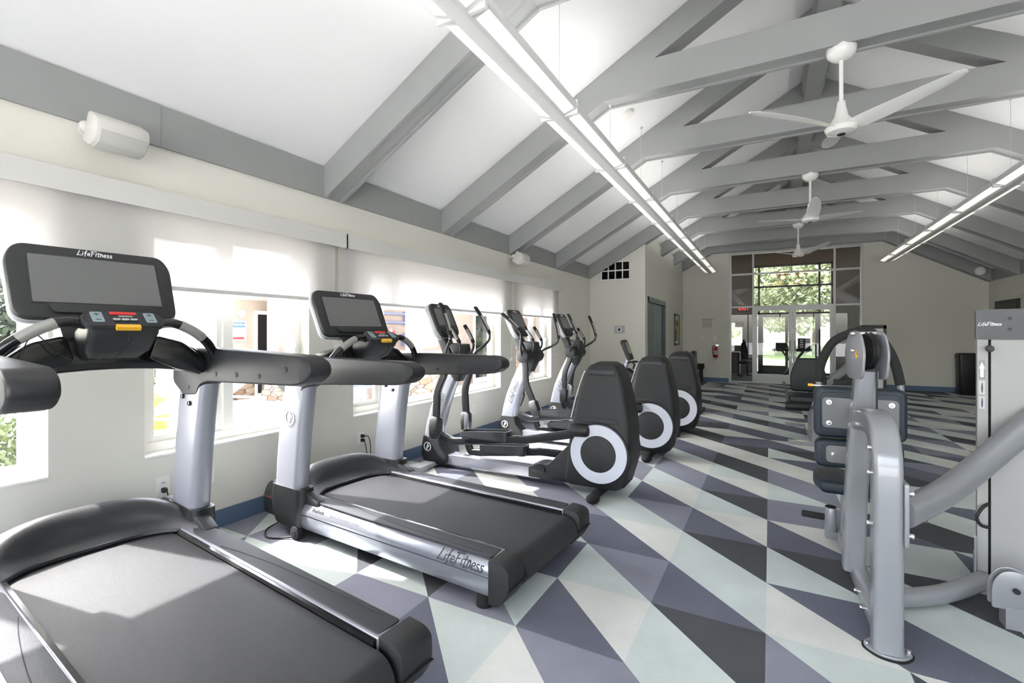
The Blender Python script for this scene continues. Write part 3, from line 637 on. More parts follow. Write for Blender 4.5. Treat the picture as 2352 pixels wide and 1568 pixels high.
# ------------------------------------------------------------------ cross trainers (local: x to the rear, y away from the camera)
def make_elliptical():
    t = thing('elliptical_trainer', 'x', 'elliptical trainer', (0, 0, 0), 0, 'elliptical trainers along the windows')
    MB().box(.20, 1.25, -.055, .055, .045, .135, .008).obj('main_rail', 'silver', t)
    b = MB(); b.loft([ring_rr((a + c) / 2, 0, z, c - a, 2 * w, .03) for z, a, c, w in ((.03, -.02, .20, .07), (.06, -.07, .24, .085), (.13, -.09, .24, .085), (.2, -.09, .16, .08), (.30, -.075, .135, .075))])
    b.box(.1, .23, -.065, .065, .03, .14, .01); base = b.obj('front_base', 'bezel', t)
    e = MB(); emblem(e, basis((.0, -.0835, .20), (1, 0, 0), (0, 0, 1), (0, -1, 0)), .046); e.obj('emblem', 'white', base)
    b = MB(); b.box(-.03, .10, -.33, .33, .012, .05, .012); b.box(-.045, .115, -.345, -.22, .0, .058, .014); b.box(-.045, .115, .22, .345, .0, .058, .014); b.obj('front_stabilizer', 'shell', t)
    b = MB(); b.loft([ring_rr((a + c) / 2, 0, z, c - a, 2 * w, .04) for z, a, c, w in ((.29, -.07, .13, .066), (.42, -.045, .155, .064), (.58, .0, .195, .06), (.76, .075, .265, .055), (.93, .16, .345, .05), (1.0, .20, .385, .05))]); tw = b.obj('tower', 'silver_paint', t)
    lt = letters('LifeFitness', .062, .09, 0); ang = Vector((.36, 0, .93)); lt.bm.transform(basis((.115, -.0635, .62), ang, (-.93, 0, .36), (0, -1, 0))); lt.obj('logo_lettering', 'ink', tw)
    # pivot housing
    b = MB(); b.cyl((.33, -.25, 1.075), (.33, .25, 1.075), .086, None, 24, .035); b.loft([ring_rr(x, 0, z, w, d, .03) for z, x, w, d in ((.88, .32, .10, .09), (.98, .335, .16, .13), (1.06, .34, .16, .2))]); b.obj('pivot_housing', 'bezel', t)
    b = MB(); b.loft([ring_rr(x, 0, z, w, d, .03) for z, x, w, d in ((1.13, .36, .11, .12), (1.185, .36, .14, .18), (1.25, .335, .145, .20), (1.26, .31, .10, .17))]); b.obj('cup_tray', 'char', t)
    b = MB(); b.loft([ring_rr(x, 0, z, w, d, .02) for z, x, w, d in ((1.05, .27, .12, .13), (1.2, .20, .11, .12), (1.36, .13, .09, .14), (1.42, .10, .06, .16))]); b.obj('console_mast', 'bezel', t)
    U, N = Vector((-.42, 0, .907)), Vector((.907, 0, .42)); M = basis((.155, 0, 1.49), (0, 1, 0), U, N)
    con = MB(); con.prism(rpoly([(-.13, -.185), (.13, -.185), (.175, -.11), (.175, .13), (.145, .185), (-.145, .185), (-.175, .13), (-.175, -.11)], .035), -.045, .012, 'z', .012, M=M); con = con.obj('console', 'bezel', t)
    MB().prism(rpoly([(-.133, -.19), (.133, -.19), (.18, -.11), (.18, .13), (.148, .19), (-.148, .19), (-.18, .13), (-.18, -.11)], .035), -.075, -.012, 'z', .014, M=M).obj('back_shell', 'shell', con)
    MB().prism(rpoly([(-.135, -.065), (.135, -.065), (.135, .125), (-.135, .125)], .006), .010, .0145, 'z', 0, M=M).obj('screen', 'screen', con)
    b = MB(); b.prism(rpoly([(-.11, -.165), (.11, -.165), (.13, -.12), (-.13, -.12)], .01), .01, .035, 'z', .006, M=M); b.obj('reading_rack', 'bezel', con)
    lt = letters('LifeFitness', .021, .12); lt.bm.transform(M @ Matrix.Translation((0, .155, .0125))); lt.obj('logo_lettering', 'white', con)
    for s in (-1, 1):                                   # fixed handlebars
        pth = spline([(.37, s * .07, 1.10), (.42, s * .10, 1.17), (.43, s * .12, 1.25), (.38, s * .13, 1.34), (.31, s * .135, 1.44)], 6)
        h = MB(); h.tube(pth, .014, 10); h = h.obj('fixed_handlebar', 'char', t)
        g = MB(); g.tube(pth[13:], .02, 10); g.obj('grip', 'foam', h); g = MB(); g.tube([p + Vector((.004, -.012, .002)) for p in pth[15:22]], .013, 8); g.obj('pulse_sensor', 'sensor', h)
    # moving arms pivot at the housing ends
    for s in (-1, 1):
        piv = (.33, s * .215, 1.08)
        low = [(0, 0, 0), (-.01, s * .0, -.12), (-.055, 0, -.26), (-.07, 0, -.36), (-.055, 0, -.58)]
        upp = [(.0, s * .02, .0), (.03, s * .06, .08), (.10, s * .13, .16), (.14, s * .155, .24), (.10, s * .15, .36), (-.02, s * .13, .55)]
        m = MB(); m.sweep(spline(low, 5), rrect(.042, .075, .014), up=(1, 0, 0)); pu = spline(upp, 6); m.tube(pu, .0155, 10)
        arm = m.obj('moving_arm', 'lever', t, loc=piv)
        g = MB(); g.tube(pu[20:], .0205, 10); g.ball(tuple(pu[-1] + Vector((-.004, 0, .004))), .024, .022, .014, 10); g.obj('grip', 'foam', arm)
        g = MB(); g.tube([p + Vector((.006, 0, .003)) for p in pu[22:28]], .018, 8); g.obj('pulse_sensor', 'sensor', arm)
        g = MB(); g.loft([ring_rr(-.06 + dx, s * .005, z, w, d, .03) for z, dx, w, d in ((-.76, 0, .06, .05), (-.735, 0, .10, .08), (-.65, 0, .115, .085), (-.57, 0, .11, .08), (-.545, 0, .075, .05))]); g.obj('joint_cover', 'bezel', arm)
        g = MB(); g.prism(rpoly([(-.045, -.74), (-.0, -.72), (.0, -.56), (-.045, -.55)], .02), s * -.045 - .01, s * -.045 + .01, 'y', .006); g.obj('joint_fork', 'silver', arm)
    # pedal links
    for s, zr, xr, zp in ((-1, .545, 1.68, .40), (1, .245, 1.75, .20)):
        y = s * .205
        pth = [(.27, y, .37), (.33, y, zp - .055), (.42, y, zp - .075), (.55, y, zp - .06), (1.05, y, zp + .005), (1.2, y, zp + .02), (xr - .05, y, zr - .03)]
        b = MB(); b.sweep(spline(pth, 4), rrect(.052, .072, .016), up=(0, 0, 1)); lk = b.obj('pedal_link', 'lever', t)
        b = MB()
        y0 = y - s * .035
        poly = rpoly([(.50, y0 - .075), (1.02, y0 - .075), (1.02, y0 + .075), (.50, y0 + .075)], .05)
        b.prism(poly, -.045, -.028, 'z', .004, M=Matrix.Translation((0, 0, zp + .02)))
        inner = rpoly([(.515, y0 - .06), (1.0, y0 - .06), (1.0, y0 + .06), (.515, y0 + .06)], .04)
        n = len(poly); rings = []
        for k in range(n):
            p, q = poly[k], inner[k]; hz = .03 + (.04 if p[0] < .6 else 0) * 0 + (.035 if p[0] > .95 else 0)
            rings.append([(p[0], p[1], zp - .02), (p[0], p[1], zp + .005 + hz), (q[0], q[1], zp + .005 + hz), (q[0], q[1], zp - .02)])
        b.loft(rings, caps=False, closed=True); b.obj('pedal', 'char', lk)
        b = MB(); b.cyl((xr - .09, y - s * .0, zr), (xr + .10, y - s * .0, zr + .01), .055, None, 16, .035); b.obj('roller_cover', 'black', lk)
    # rear drive housing
    secs = ((.075, 1.56, 2.00, .15, .05), (.11, 1.53, 2.05, .17, .05), (.3, 1.56, 2.105, .185, .06), (.55, 1.59, 2.105, .185, .06), (.70, 1.625, 2.09, .18, .06), (.90, 1.665, 2.05, .165, .06), (1.02, 1.70, 2.02, .15, .06), (1.085, 1.74, 1.985, .13, .06), (1.115, 1.80, 1.94, .09, .05))
    def secring(v): z, a, c, w, r = v; return ring_rr((a + c) / 2, 0, z, c - a, 2 * w, r, 5)
    b = MB(); b.loft([secring(v) for v in secs])
    q = rpoly([(1.16, .06), (1.16, .15), (1.24, .19), (1.35, .19), (1.58, .42), (1.75, .4), (1.75, .06)], [.01, .02, .05, .03, .03, 0, 0]); b.prism(q, -.095, .095, 'y', .014)
    b.prism(rpoly([(1.70, .62), (1.72, .66), (1.99, .66), (2.02, .62)], 0), -.187, .187, 'y', .004)
    sh = b.obj('drive_housing', 'dark', t, 45)
    MB().prism(rpoly([(1.735, 1.01), (1.985, 1.01), (1.96, 1.05), (1.76, 1.05)], .015), -.158, -.13, 'y', .006).obj('grab_recess', 'char', sh)
    MB().tube([(1.598, -.155, .64), (1.635, -.15, .80), (1.68, -.135, .96), (1.71, -.12, 1.04)], .006, 8).obj('edge_trim', 'shell', sh)
    for s in (-1, 1):
        d = MB(); d.cyl((1.85, s * .16, .37), (1.85, s * .20, .37), .252, None, 48, .006); dk = d.obj('flywheel_cover', 'black', t)
        d = MB(); d.loft([[(1.85 + r * math.cos(2 * math.pi * k / 48), s * y, .37 + r * math.sin(2 * math.pi * k / 48)) for k in range(48)] for r, y in ((.238, .199), (.238, .206), (.15, .206), (.15, .199))], caps=False, closed=True); d.obj('flywheel_ring', 'ring', dk)
        d = MB(); d.cyl((1.85, s * .198, .37), (1.85, s * .206, .37), .148, None, 40, .003); d.obj('flywheel_center', 'dark', dk)
        d = MB(); d.prism(rpoly([(1.19, .115), (1.33, .115), (1.33, .17), (1.19, .17)], .026), min(s * .095, s * .11), max(s * .095, s * .11), 'y', .006); d.obj('rail_cap', 'black', t)
    b = MB(); b.box(1.80, 1.88, -.05, .05, .03, .09, .008); b.cyl((1.84, -.30, .045), (1.84, .30, .045), .036, None, 14, .01); b.ball((1.84, -.30, .036), .055, .07, .036); b.ball((1.84, .30, .036), .055, .07, .036); b.obj('rear_stabilizer', 'rubber', t)
    return t
el = make_elliptical()
el['label'] = 'nearest elliptical trainer, its whole flywheel ring showing past the treadmill'
el.location = (-3.08, 3.92, 0)
def arms(o, near, far):
    a = [c for c in o.children if c.name.startswith('moving_arm')]
    a.sort(key=lambda c: c.location.y); a[0].rotation_euler.y = R(near); a[1].rotation_euler.y = R(far)
arms(el, 6, 0)
el2 = copy_tree(el, 'middle elliptical trainer of the three, second behind the treadmills'); el2.location = (-2.98, 5.35, 0); arms(el2, -20, 20)
el3 = copy_tree(el, 'farthest elliptical trainer of the three, next to the closet wall'); el3.location = (-2.92, 6.77, 0); arms(el3, 4, 12)

# ------------------------------------------------------------------ hanging linear lights
def pendant(x, y0, y1, joints, wires, label):
    t = thing('pendant_light', label, 'light', (x, 0, 2.985), 0, 'long hanging strip lights')
    b = MB(); b.prism(rpoly([(-.145, .085), (-.148, .035), (-.052, .004), (-.04, -.012), (.04, -.012), (.052, .004), (.148, .035), (.145, .085), (.10, .10), (-.10, .10)], .006, 2), y0, y1, 'y')
    for y in joints: b.box(-.15, .15, y - .012, y + .012, .0, .105, .002)
    b.obj('housing', 'fixture', t)
    MB().box(-.095, .095, y0 + .05, y1 - .05, .099, .104).obj('uplight_lens', 'uplight', t)
    e = [y0] + list(joints) + [y1]
    for a, c in zip(e[:-1], e[1:]):
        for s in (-1, 1):
            l = MB(); l.prism([(s * .062, .002), (s * .062, .010), (s * .134, .036), (s * .136, .028)], a + .05, c - .05, 'y'); l.obj('lens', 'lens', t)
    for y, zt in wires:
        w = MB(); w.cyl((0, y, .1), (0, y, zt - 2.985), .0018, None, 6); w.cyl((0, y, zt - 2.985 - .02), (0, y, zt - 2.985), .012, .02, 10); w.cyl((0, y, .095), (0, y, .125), .008, None, 8); w.obj('hanging_wire', 'alu', t)
TRY = (2.80, 4.46, 6.10, 7.83, 9.60, 11.28, 12.92, 14.27)
def wires(x):
    out = []
    for k in range(10):
        y = 2.02 + 1.295 * k
        z = zc(x) - .002
        for ty in TRY:
            if ty <= y <= ty + TW: z = TZ0 if KL < x < KR else z - .27
        out.append((y, z))
    return out
J = [-.57 + 1.295 * k for k in range(1, 11)]
pendant(-1.40, -.57, 13.72, J, wires(-1.40), 'bright strip light crossing from the top left, over the ellipticals')
pendant(2.33, -.57, 13.45, J, wires(2.33), 'strip light hanging on the right side, ending in front of the blank back wall')

# ------------------------------------------------------------------ ceiling fans
def make_fan():
    t = thing('ceiling_fan', 'x', 'ceiling fan', (0, 0, 0), 0, 'white ceiling fans along the ridge')
    MB().lathe([(.0, .62), (.10, .62), (.105, .60), (.095, .56), (.06, .525), (.025, .515), (.0, .515)], 28).obj('canopy', 'fan_white', t)
    MB().cyl((0, 0, .10), (0, 0, .53), .0155, None, 14).obj('down_rod', 'fan_white', t)
    MB().lathe([(0, .19), (.028, .19), (.034, .14), (.05, .07), (.085, .02), (.115, -.02), (.10, -.055), (.05, -.068), (.0, -.068)], 28).obj('motor_housing', 'fan_white', t)
    MB().lathe([(0, -.066), (.03, -.066), (.028, -.074), (0, -.074)], 16).obj('cap', 'black', t)
    for k in range(3):
        rings = []
        for r, c0, c1, z, pit in ((.06, -.05, .06, -.01, 18), (.14, -.055, .085, .0, 20), (.25, -.05, .10, .02, 17), (.42, -.045, .10, .045, 13), (.60, -.04, .085, .07, 10), (.70, -.03, .065, .085, 9), (.745, -.012, .035, .09, 9)):
            ring = []
            for q in range(12):
                u = q / 11 if q < 12 else 0
            pts = []
            for q in range(7):
                f = q / 6; pts.append((c0 + (c1 - c0) * f, .006 * math.sin(math.pi * f) + .002))
            for q in range(6, -1, -1):
                f = q / 6; pts.append((c0 + (c1 - c0) * f, -.004 * math.sin(math.pi * f)))
            ca, sa = math.cos(R(-pit)), math.sin(R(-pit))
            rings.append([(r, a * ca - h * sa, z + a * sa + h * ca) for a, h in pts])
        b = MB(); b.loft(rings); o = b.obj('blade', 'fan_white', t, 50); o.rotation_euler = (0, 0, R(120 * k))
    return t
fan = make_fan(); fan['label'] = 'nearest and largest white ceiling fan'; fan.location = (.50, 4.56, 3.01); fan.rotation_euler = (0, 0, R(90))
f2 = copy_tree(fan, 'second white ceiling fan, halfway down the room'); f2.location = (.505, 7.93, 3.01); f2.rotation_euler = (0, 0, R(30))
f3 = copy_tree(fan, 'farthest white ceiling fan, in front of the glazed entrance'); f3.location = (.515, 11.38, 3.01); f3.rotation_euler = (0, 0, R(-50))

# ------------------------------------------------------------------ wall speakers, detector, small wall items
def make_speaker():
    t = thing('wall_speaker', 'x', 'speaker', (0, 0, 0), 0, 'white speakers high on the left wall')
    M = Matrix.Translation((.15, 0, 0)) @ Matrix.Rotation(R(28), 4, 'Y')
    q = rpoly([(-.07, -.085), (.03, -.085), (.075, -.04), (.085, .03), (.05, .085), (-.07, .085)], [.02, .03, .04, .04, .03, .02])
    MB().prism(q, -.125, .125, 'y', .018, M=M).obj('cabinet', 'speaker_white', t)
    MB().prism(rpoly([(.0, -.095), (.045, -.085), (.092, -.035), (.098, .02), (.085, .035), (.0, -.03)], .012), -.108, .108, 'y', .01, M=M).obj('grille', 'grille', t)
    b = MB(); b.cyl((0, -.09, .03), (.012, -.09, .03), .035, None, 18, .003); b.cyl((.0, -.09, .03), (.09, -.105, .03), .017, None, 14); b.ball((.075, -.115, .03), .03); b.obj('bracket', 'speaker_white', t)
    return t
sp = make_speaker(); sp['label'] = 'white wall speaker at the upper left, nearest the camera'; sp.location = (XL + .018, 1.27, 2.46)
s2 = copy_tree(sp, 'white wall speaker above the last window, the farther one'); s2.location = (XL + .018, 6.2, 2.46)
t = thing('wall_speaker', 'round white speaker high in the far right corner', 'speaker', (4.12, 14.27, 2.76))
b = MB(); M = basis((0, -.012, 0), (1, 0, 0), (0, 0, 1), (0, -1, 0)); b.lathe([(0, -.012), (.095, -.012), (.095, .02), (.08, .035), (0, .04)], 28, M); b.obj('cabinet', 'white_paint', t)
n = Vector((SLL, 0, -1)).normalized(); xs = -1.44
tag(MB().lathe([(0, -.002), (.075, -.002), (.078, .012), (.06, .03), (0, .034)], 26, basis((xs, 5.42, zc(xs)), (1, 0, SLL), n.cross(Vector((1, 0, SLL))), n)).obj('smoke_detector', 'white_paint'), 'round white smoke detector on the sloped ceiling past the strip light', 'smoke detector')

def outlet(x, y, z, label, plugs=0, face='x', kind='outlet'):
    t = thing('wall_outlet' if kind == 'outlet' else 'light_switch', label, kind, (x, y, z)); d = .006
    def bx(u0, u1, h0, h1, z0, z1, nm, m):
        b = MB(); b.box(h0, h1, u0, u1, z0, z1, .001) if face == 'x' else b.box(u0, u1, -h1, -h0, z0, z1, .001); b.obj(nm, m, t)
    bx(-.036, .036, 0, d, -.058, .058, 'cover_plate', 'white_paint')
    if kind == 'outlet':
        for zz in (-.02, .02): bx(-.017, .017, d, d + .002, zz - .014, zz + .014, 'socket', 'white'); bx(-.008, -.005, d + .002, d + .003, zz - .005, zz + .006, 'slot', 'dark'); bx(.005, .008, d + .002, d + .003, zz - .005, zz + .006, 'slot', 'dark')
    else:
        bx(-.006, .006, d, d + .012, -.012, .012, 'toggle', 'white')
    return t
outlet(XL, 1.575, .385, 'white wall outlet behind the nearest treadmill upright, a black plug in it')
outlet(XL, 1.855, .38, 'white wall plate right of the nearest treadmill upright')
outlet(XL, 3.235, .37, 'white wall outlet with two black plugs, left of the second treadmill upright')
outlet(XL, 5.155, .37, 'white wall outlet under the wide window, between two ellipticals')
outlet(-1.70, YB, 1.23, 'left light switch on the back wall beside the glazed entrance', face='y', kind='light switch')
outlet(-1.36, YB, 1.23, 'right light switch above the fire extinguisher', face='y', kind='light switch')
def plug(y, z, path, label):
    t = thing('power_cord', label, 'power cord', (XL + .006, y, z)); b = MB(); b.loft([[(x, a, c) for a, c in rrect(w, h, .006)] for x, w, h in ((.002, .026, .03), (.025, .026, .03), (.04, .014, .014))]); b.obj('plug', 'black', t)
    b = MB(); b.tube(spline(path, 6), .004, 8); b.obj('cable', 'cable', t)
plug(1.575, .36, [(.035, 0, 0), (.055, 0, -.03), (.05, .0, -.15), (.10, 0, -.3), (.18, .0, -.352)], 'black plug and cord in the outlet behind the nearest treadmill')
plug(3.235, .39, [(.035, 0, 0), (.06, .03, -.01), (.06, .055, -.10), (.07, .05, -.25), (.12, .04, -.38)], 'upper black plug and cord beside the second treadmill')
plug(3.235, .35, [(.035, 0, 0), (.05, .005, -.05), (.06, .02, -.16), (.08, .03, -.28), (.14, .02, -.342)], 'lower black plug and cord beside the second treadmill')
# thermostat on the closet gable, framed picture, notice, extinguisher
t = thing('thermostat', 'clear guarded thermostat on the cream closet wall', 'thermostat', (-2.745, YCL, 1.445))
b = MB(); b.box(-.105, .105, -.03, 0, -.08, .08, .01); b.obj('guard', 'shell', t); MB().box(-.045, .045, -.036, -.028, -.04, .04, .003).obj('body', 'white_paint', t); MB().box(-.025, .025, -.039, -.034, -.026, .026, .001).obj('display', 'dark', t)
t = thing('framed_picture', 'narrow framed yellow and grey picture beside the grey double doors', 'picture', (XCL, 13.35, 1.47))
b = MB()
for a, c, z0, z1 in ((-.36, -.31, -.42, .42), (.31, .36, -.42, .42), (-.36, .36, -.42, -.37), (-.36, .36, .37, .42)): b.box(.001, .03, a, c, z0, z1, .003)
b.obj('frame', 'door_paint', t); MB().box(.001, .012, -.31, .31, -.37, .37).obj('mount', 'paper', t); MB().box(.012, .014, -.20, .22, -.31, .28).obj('print', 'art_yellow', t)
b = MB()
for q in ([(-.20, -.3), (-.08, -.31), (-.03, -.1), (-.12, .04), (-.2, -.05)], [(.0, .12), (.10, .05), (.2, .2), (.08, .26)], [(-.16, .1), (-.06, .14), (-.1, .25), (-.19, .22)]): b.prism(q, .014, .0155, 'x')
b.obj('print_shapes', 'art_dark', t)
t = thing('wall_notice', 'small block of printed rules on the back wall', 'notice', (-1.565, YB, 1.66))
MB().box(-.155, .155, -.004, -.0, -.14, .14).obj('sheet', 'wall', t)
b = MB(); rr = random.Random(5); b.box(-.15, .15, -.006, -.003, .105, .118)
for k in range(9):
    x = -.13
    while x < .12:
        w_ = rr.uniform(.015, .05); b.box(x, min(x + w_, .135), -.0055, -.003, .075 - k * .024, .082 - k * .024); x += w_ + .008
b.obj('print', 'ink', t)
t = thing('fire_extinguisher', 'red fire extinguisher hanging on the back wall', 'fire extinguisher', (-1.335, YB - .075, .69))
MB().lathe([(0, 0), (.05, 0), (.056, .01), (.056, .25), (.045, .285), (.018, .30), (.018, .32), (0, .32)], 22).obj('cylinder', 'ext_red', t)
MB().lathe([(.0565, .08), (.0575, .082), (.0575, .20), (.0565, .202)], 22).obj('label_band', 'shell', t)
b = MB(); b.cyl((0, 0, .30), (0, 0, .345), .016, None, 12); b.box(-.012, .08, -.01, .01, .35, .362, .003); b.box(-.012, .075, -.01, .01, .328, .338, .003); b.obj('valve', 'chrome', t)
b = MB(); b.tube(spline([(-.015, 0, .335), (-.06, 0, .33), (-.085, -.01, .26), (-.075, -.02, .15), (-.062, -.02, .08)], 6), .009, 8); b.cyl((-.062, -.02, .09), (-.058, -.02, .02), .009, .014); b.obj('hose', 'rubber', t)
b = MB(); b.box(-.02, .02, .055, .075, .1, .3); b.obj('bracket', 'chrome', t)
# trash can
t = thing('trash_can', 'tall black trash can against the back wall on the right', 'trash can', (3.86, 14.08, 0))
MB().loft([[(a, b_, z) for a, b_ in rrect(w_, w_ * .9, .05)] for z, w_ in ((.0, .31), (.02, .33), (.62, .35), (.80, .35))]).obj('bin', 'trash', t)
b = MB(); b.loft([[(a, b_, z) for a, b_ in rrect(w_, w_ * .9, .05)] for z, w_ in ((.795, .37), (.90, .36), (.925, .31))]); b.obj('lid', 'trash', t); MB().box(-.11, .11, -.168, -.162, .82, .875, .004).obj('flap', 'black', t)

# ------------------------------------------------------------------ strength machine, right foreground
t = thing('strength_machine', 'grey strength machine with navy pads and weight tower, right foreground', 'exercise machine', (0, 0, 0))
oval = rrect(.11, .104, .026, 6)
b = MB(); b.sweep(spline([(.437, 2.53, .012), (.437, 2.53, .4), (.437, 2.535, .76), (.436, 2.56, .86), (.434, 2.62, .925), (.431, 2.72, .945), (.428, 2.86, .93), (.426, 3.02, .905)], 6), oval, up=(1, 0, 0)); fc = b.obj('front_column', 'machine', t)
b = MB(); b.prism(rpoly([(.345, 2.53), (.40, 2.46), (.48, 2.46), (.535, 2.53), (.48, 2.605), (.40, 2.605)], .04), 0, .016, 'z', .004); fp = b.obj('foot_plate', 'machine', t)
MB().prism(rpoly([(.338, 2.53), (.398, 2.452), (.482, 2.452), (.542, 2.53), (.482, 2.612), (.398, 2.612)], .04), 0, .007, 'z').obj('foot_pad', 'rubber', fp)
for xx in (.368, .512): MB().cyl((xx, 2.53, .014), (xx, 2.53, .026), .010, None, 6).obj('bolt', 'chrome', fp)
b = MB(); b.sweep([(.433, 2.58, .06), (.425, 3.1, .06), (.41, 3.78, .06)], rrect(.075, .09, .03), up=(0, 0, 1)); b.box(.33, .50, 3.74, 3.80, .0, .02, .006); b.obj('base_rail', 'machine', t)
b = MB(); b.sweep(spline([(.398, 3.14, .08), (.403, 3.12, .4), (.414, 3.07, .8), (.426, 3.03, 1.0), (.434, 3.0, 1.17)], 6), rrect(.11, .098, .024, 6), up=(1, 0, 0)); b.obj('rear_column', 'machine', t)
MH = Matrix.Translation((.437, 3.0, 0)) @ Matrix.Rotation(R(18), 4, 'Z') @ Matrix.Translation((-.437, -3.0, 0))
for x0, x1 in ((.377, .389), (.485, .497)):
    b = MB(); b.prism(rpoly([(2.925, 1.12), (3.075, 1.12), (3.095, 1.26), (3.06, 1.35), (3.0, 1.372), (2.94, 1.35), (2.905, 1.26)], .04), x0, x1, 'x', .003, M=MH); b.obj('pulley_plate', 'machine', t)
b = MB(); b.lathe([(.0, -.014), (.092, -.014), (.096, -.011), (.085, 0), (.096, .011), (.092, .014), (0, .014)], 30, MH @ basis((.438, 3.0, 1.265), (0, 1, 0), (0, 0, 1), (1, 0, 0))); b.obj('pulley', 'black', t)
for yy, zz in ((3.0, 1.265), (3.0, 1.352)): MB().cyl((.362, yy, zz), (.512, yy, zz), .011, None, 10, .002, M=MH).obj('pulley_bolt', 'chrome', t)
b = MB(); b.prism([(2.955, 1.235), (2.975, 1.25), (2.965, 1.27), (2.985, 1.255), (2.98, 1.225)], .3755, .378, 'x', M=MH); b.obj('warning_sticker', 'yellow', t)
MB().tube([(.468, 2.945, 1.22), (.468, 2.93, .92)], .004, 8).obj('cable', 'cable', t)
def pad(nm, cx, y, cz, w_, h, th, plate, bolts):
    q = rpoly([(cx - w_ / 2, cz - h / 2), (cx + w_ / 2, cz - h / 2), (cx + w_ / 2, cz + h / 2), (cx - w_ / 2, cz + h / 2)], .045)
    p = MB(); p.prism(q, y, y + th, 'y', .022, 3); p = p.obj(nm, 'vinyl', t)
    pw, ph = plate
    q = rpoly([(cx - pw / 2, cz - ph / 2), (cx + pw / 2, cz - ph / 2), (cx + pw / 2, cz + ph / 2), (cx - pw / 2, cz + ph / 2)], .025)
    MB().prism(q, y - .006, y + .004, 'y', .002).obj('backing_plate', 'plate', p)
    for bx, bz in bolts:
        b = MB(); b.cyl((cx + bx, y - .005, cz + bz), (cx + bx, y - .009, cz + bz), .014, None, 18); b.cyl((cx + bx, y - .008, cz + bz), (cx + bx, y - .017, cz + bz), .008, None, 10, .002); b.obj('bolt', 'chrome', p)
    b = MB(); q2 = rpoly([(cx - w_ / 2 + .03, cz - h / 2 + .03), (cx + w_ / 2 - .03, cz - h / 2 + .03), (cx + w_ / 2 - .03, cz + h / 2 - .03), (cx - w_ / 2 + .03, cz + h / 2 - .03)], .035)
    b.sweep([(a, y - .0005, c) for a, c in q2 + q2[:1]], rrect(.003, .003, .001, 1), up=(0, 1, 0)); b.obj('seam', 'vinyl_dark', p)
pad('upper_pad', .447, 3.30, .895, .435, .295, .085, (.355, .175), [(-.145, .06), (.145, .06), (-.145, -.06), (.145, -.06)])
pad('lower_pad', .443, 3.30, .655, .415, .165, .085, (.31, .10), [(-.12, 0), (.12, 0)])
MB().box(.40, .46, 3.06, 3.30, .62, .70, .01).box(.40, .46, 3.03, 3.30, .86, .93, .01).obj('pad_bracket', 'machine', t)
b = MB(); b.prism(rpoly([(.28, 3.45), (.60, 3.45), (.635, 3.62), (.62, 3.80), (.26, 3.80), (.245, 3.62)], [.04, .04, .05, .06, .06, .05]), .375, .455, 'z', .025, 3); b.obj('seat', 'vinyl', t)
MB().cyl((.42, 3.60, .06), (.42, 3.60, .38), .03, None, 16).obj('seat_post', 'machine', t)
b = MB(); b.cyl((.345, 3.66, .04), (.345, 3.66, .235), .033, None, 16, .004); b.cyl((.34, 3.66, .165), (.30, 3.655, .168), .016, None, 12); b.box(.335, .42, 3.62, 3.70, .05, .09); ft = b.obj('foot_bracket', 'machine', t)
MB().cyl((.31, 3.656, .167), (.185, 3.64, .175), .021, None, 16, .004).obj('foot_roller', 'foam', ft)
MB().cyl((.345, 3.66, .234), (.345, 3.66, .24), .03, None, 16).obj('tube_cap', 'rubber', ft)
b = MB(); b.tube(spline([(.263, 3.43, 1.06), (.275, 3.43, 1.17), (.33, 3.43, 1.295), (.42, 3.43, 1.355), (.50, 3.43, 1.37), (.57, 3.43, 1.315), (.625, 3.43, 1.20), (.655, 3.43, 1.06)], 7), .0245, 14); ar = b.obj('foam_arch', 'foam', t)
for xx in (.263, .655): MB().cyl((xx, 3.43, 1.065), (xx, 3.41, .95), .017, None, 12).obj('arch_arm', 'machine', ar)
pn = MB().cyl((.32, 3.40, 1.035), (.225, 3.40, 1.04), .007, None, 10).obj('adjust_pin', 'chrome', t); MB().cyl((.23, 3.40, 1.04), (.205, 3.40, 1.041), .009, None, 12).obj('pin_tip', 'yellow', pn)
# connecting tubes and bolts
MB().prism(rpoly([(2.47, .47), (2.60, .47), (2.60, .735), (2.47, .735)], .012), .486, .502, 'x', .003).obj('clamp_plate', 'machine', t)
for zz in (.515, .69): MB().cyl((.50, 2.50, zz), (.522, 2.50, zz), .012, None, 10, .002).obj('bolt', 'chrome', t)
b = MB(); b.sweep(spline([(.495, 2.56, .585), (.60, 2.72, .595), (.72, 2.89, .62), (.86, 3.06, .69), (1.0, 3.18, .80), (1.2, 3.3, .98)], 7), rrect(.095, .115, .045, 6), up=(0, 0, 1)); b.obj('upper_tube', 'machine', t)
b = MB(); b.sweep(spline([(.43, 2.90, .075), (.50, 2.925, .06), (.60, 2.98, .052), (.78, 3.12, .056), (.98, 3.33, .075)], 7), rrect(.08, .08, .038, 6), up=(0, 0, 1)); b.obj('lower_tube', 'machine', t)
for yy, zz in ((2.49, .75), (2.49, .53), (2.48, .86)): MB().cyl((.37, yy + .06, zz), (.392, yy + .06, zz), .011, None, 10, .002).obj('bolt', 'chrome', t)
for yy, zz in ((2.75, .06), (2.92, .06)): MB().cyl((.372, yy, zz), (.395, yy, zz), .010, None, 10, .002).obj('bolt', 'chrome', t)
MB().prism(rpoly([(2.63, .10), (2.78, .10), (2.78, .21), (2.705, .27), (2.63, .21)], [.0, .0, .05, .06, .05]), .462, .47, 'x', .002).obj('lower_pulley_guard', 'machine', t)
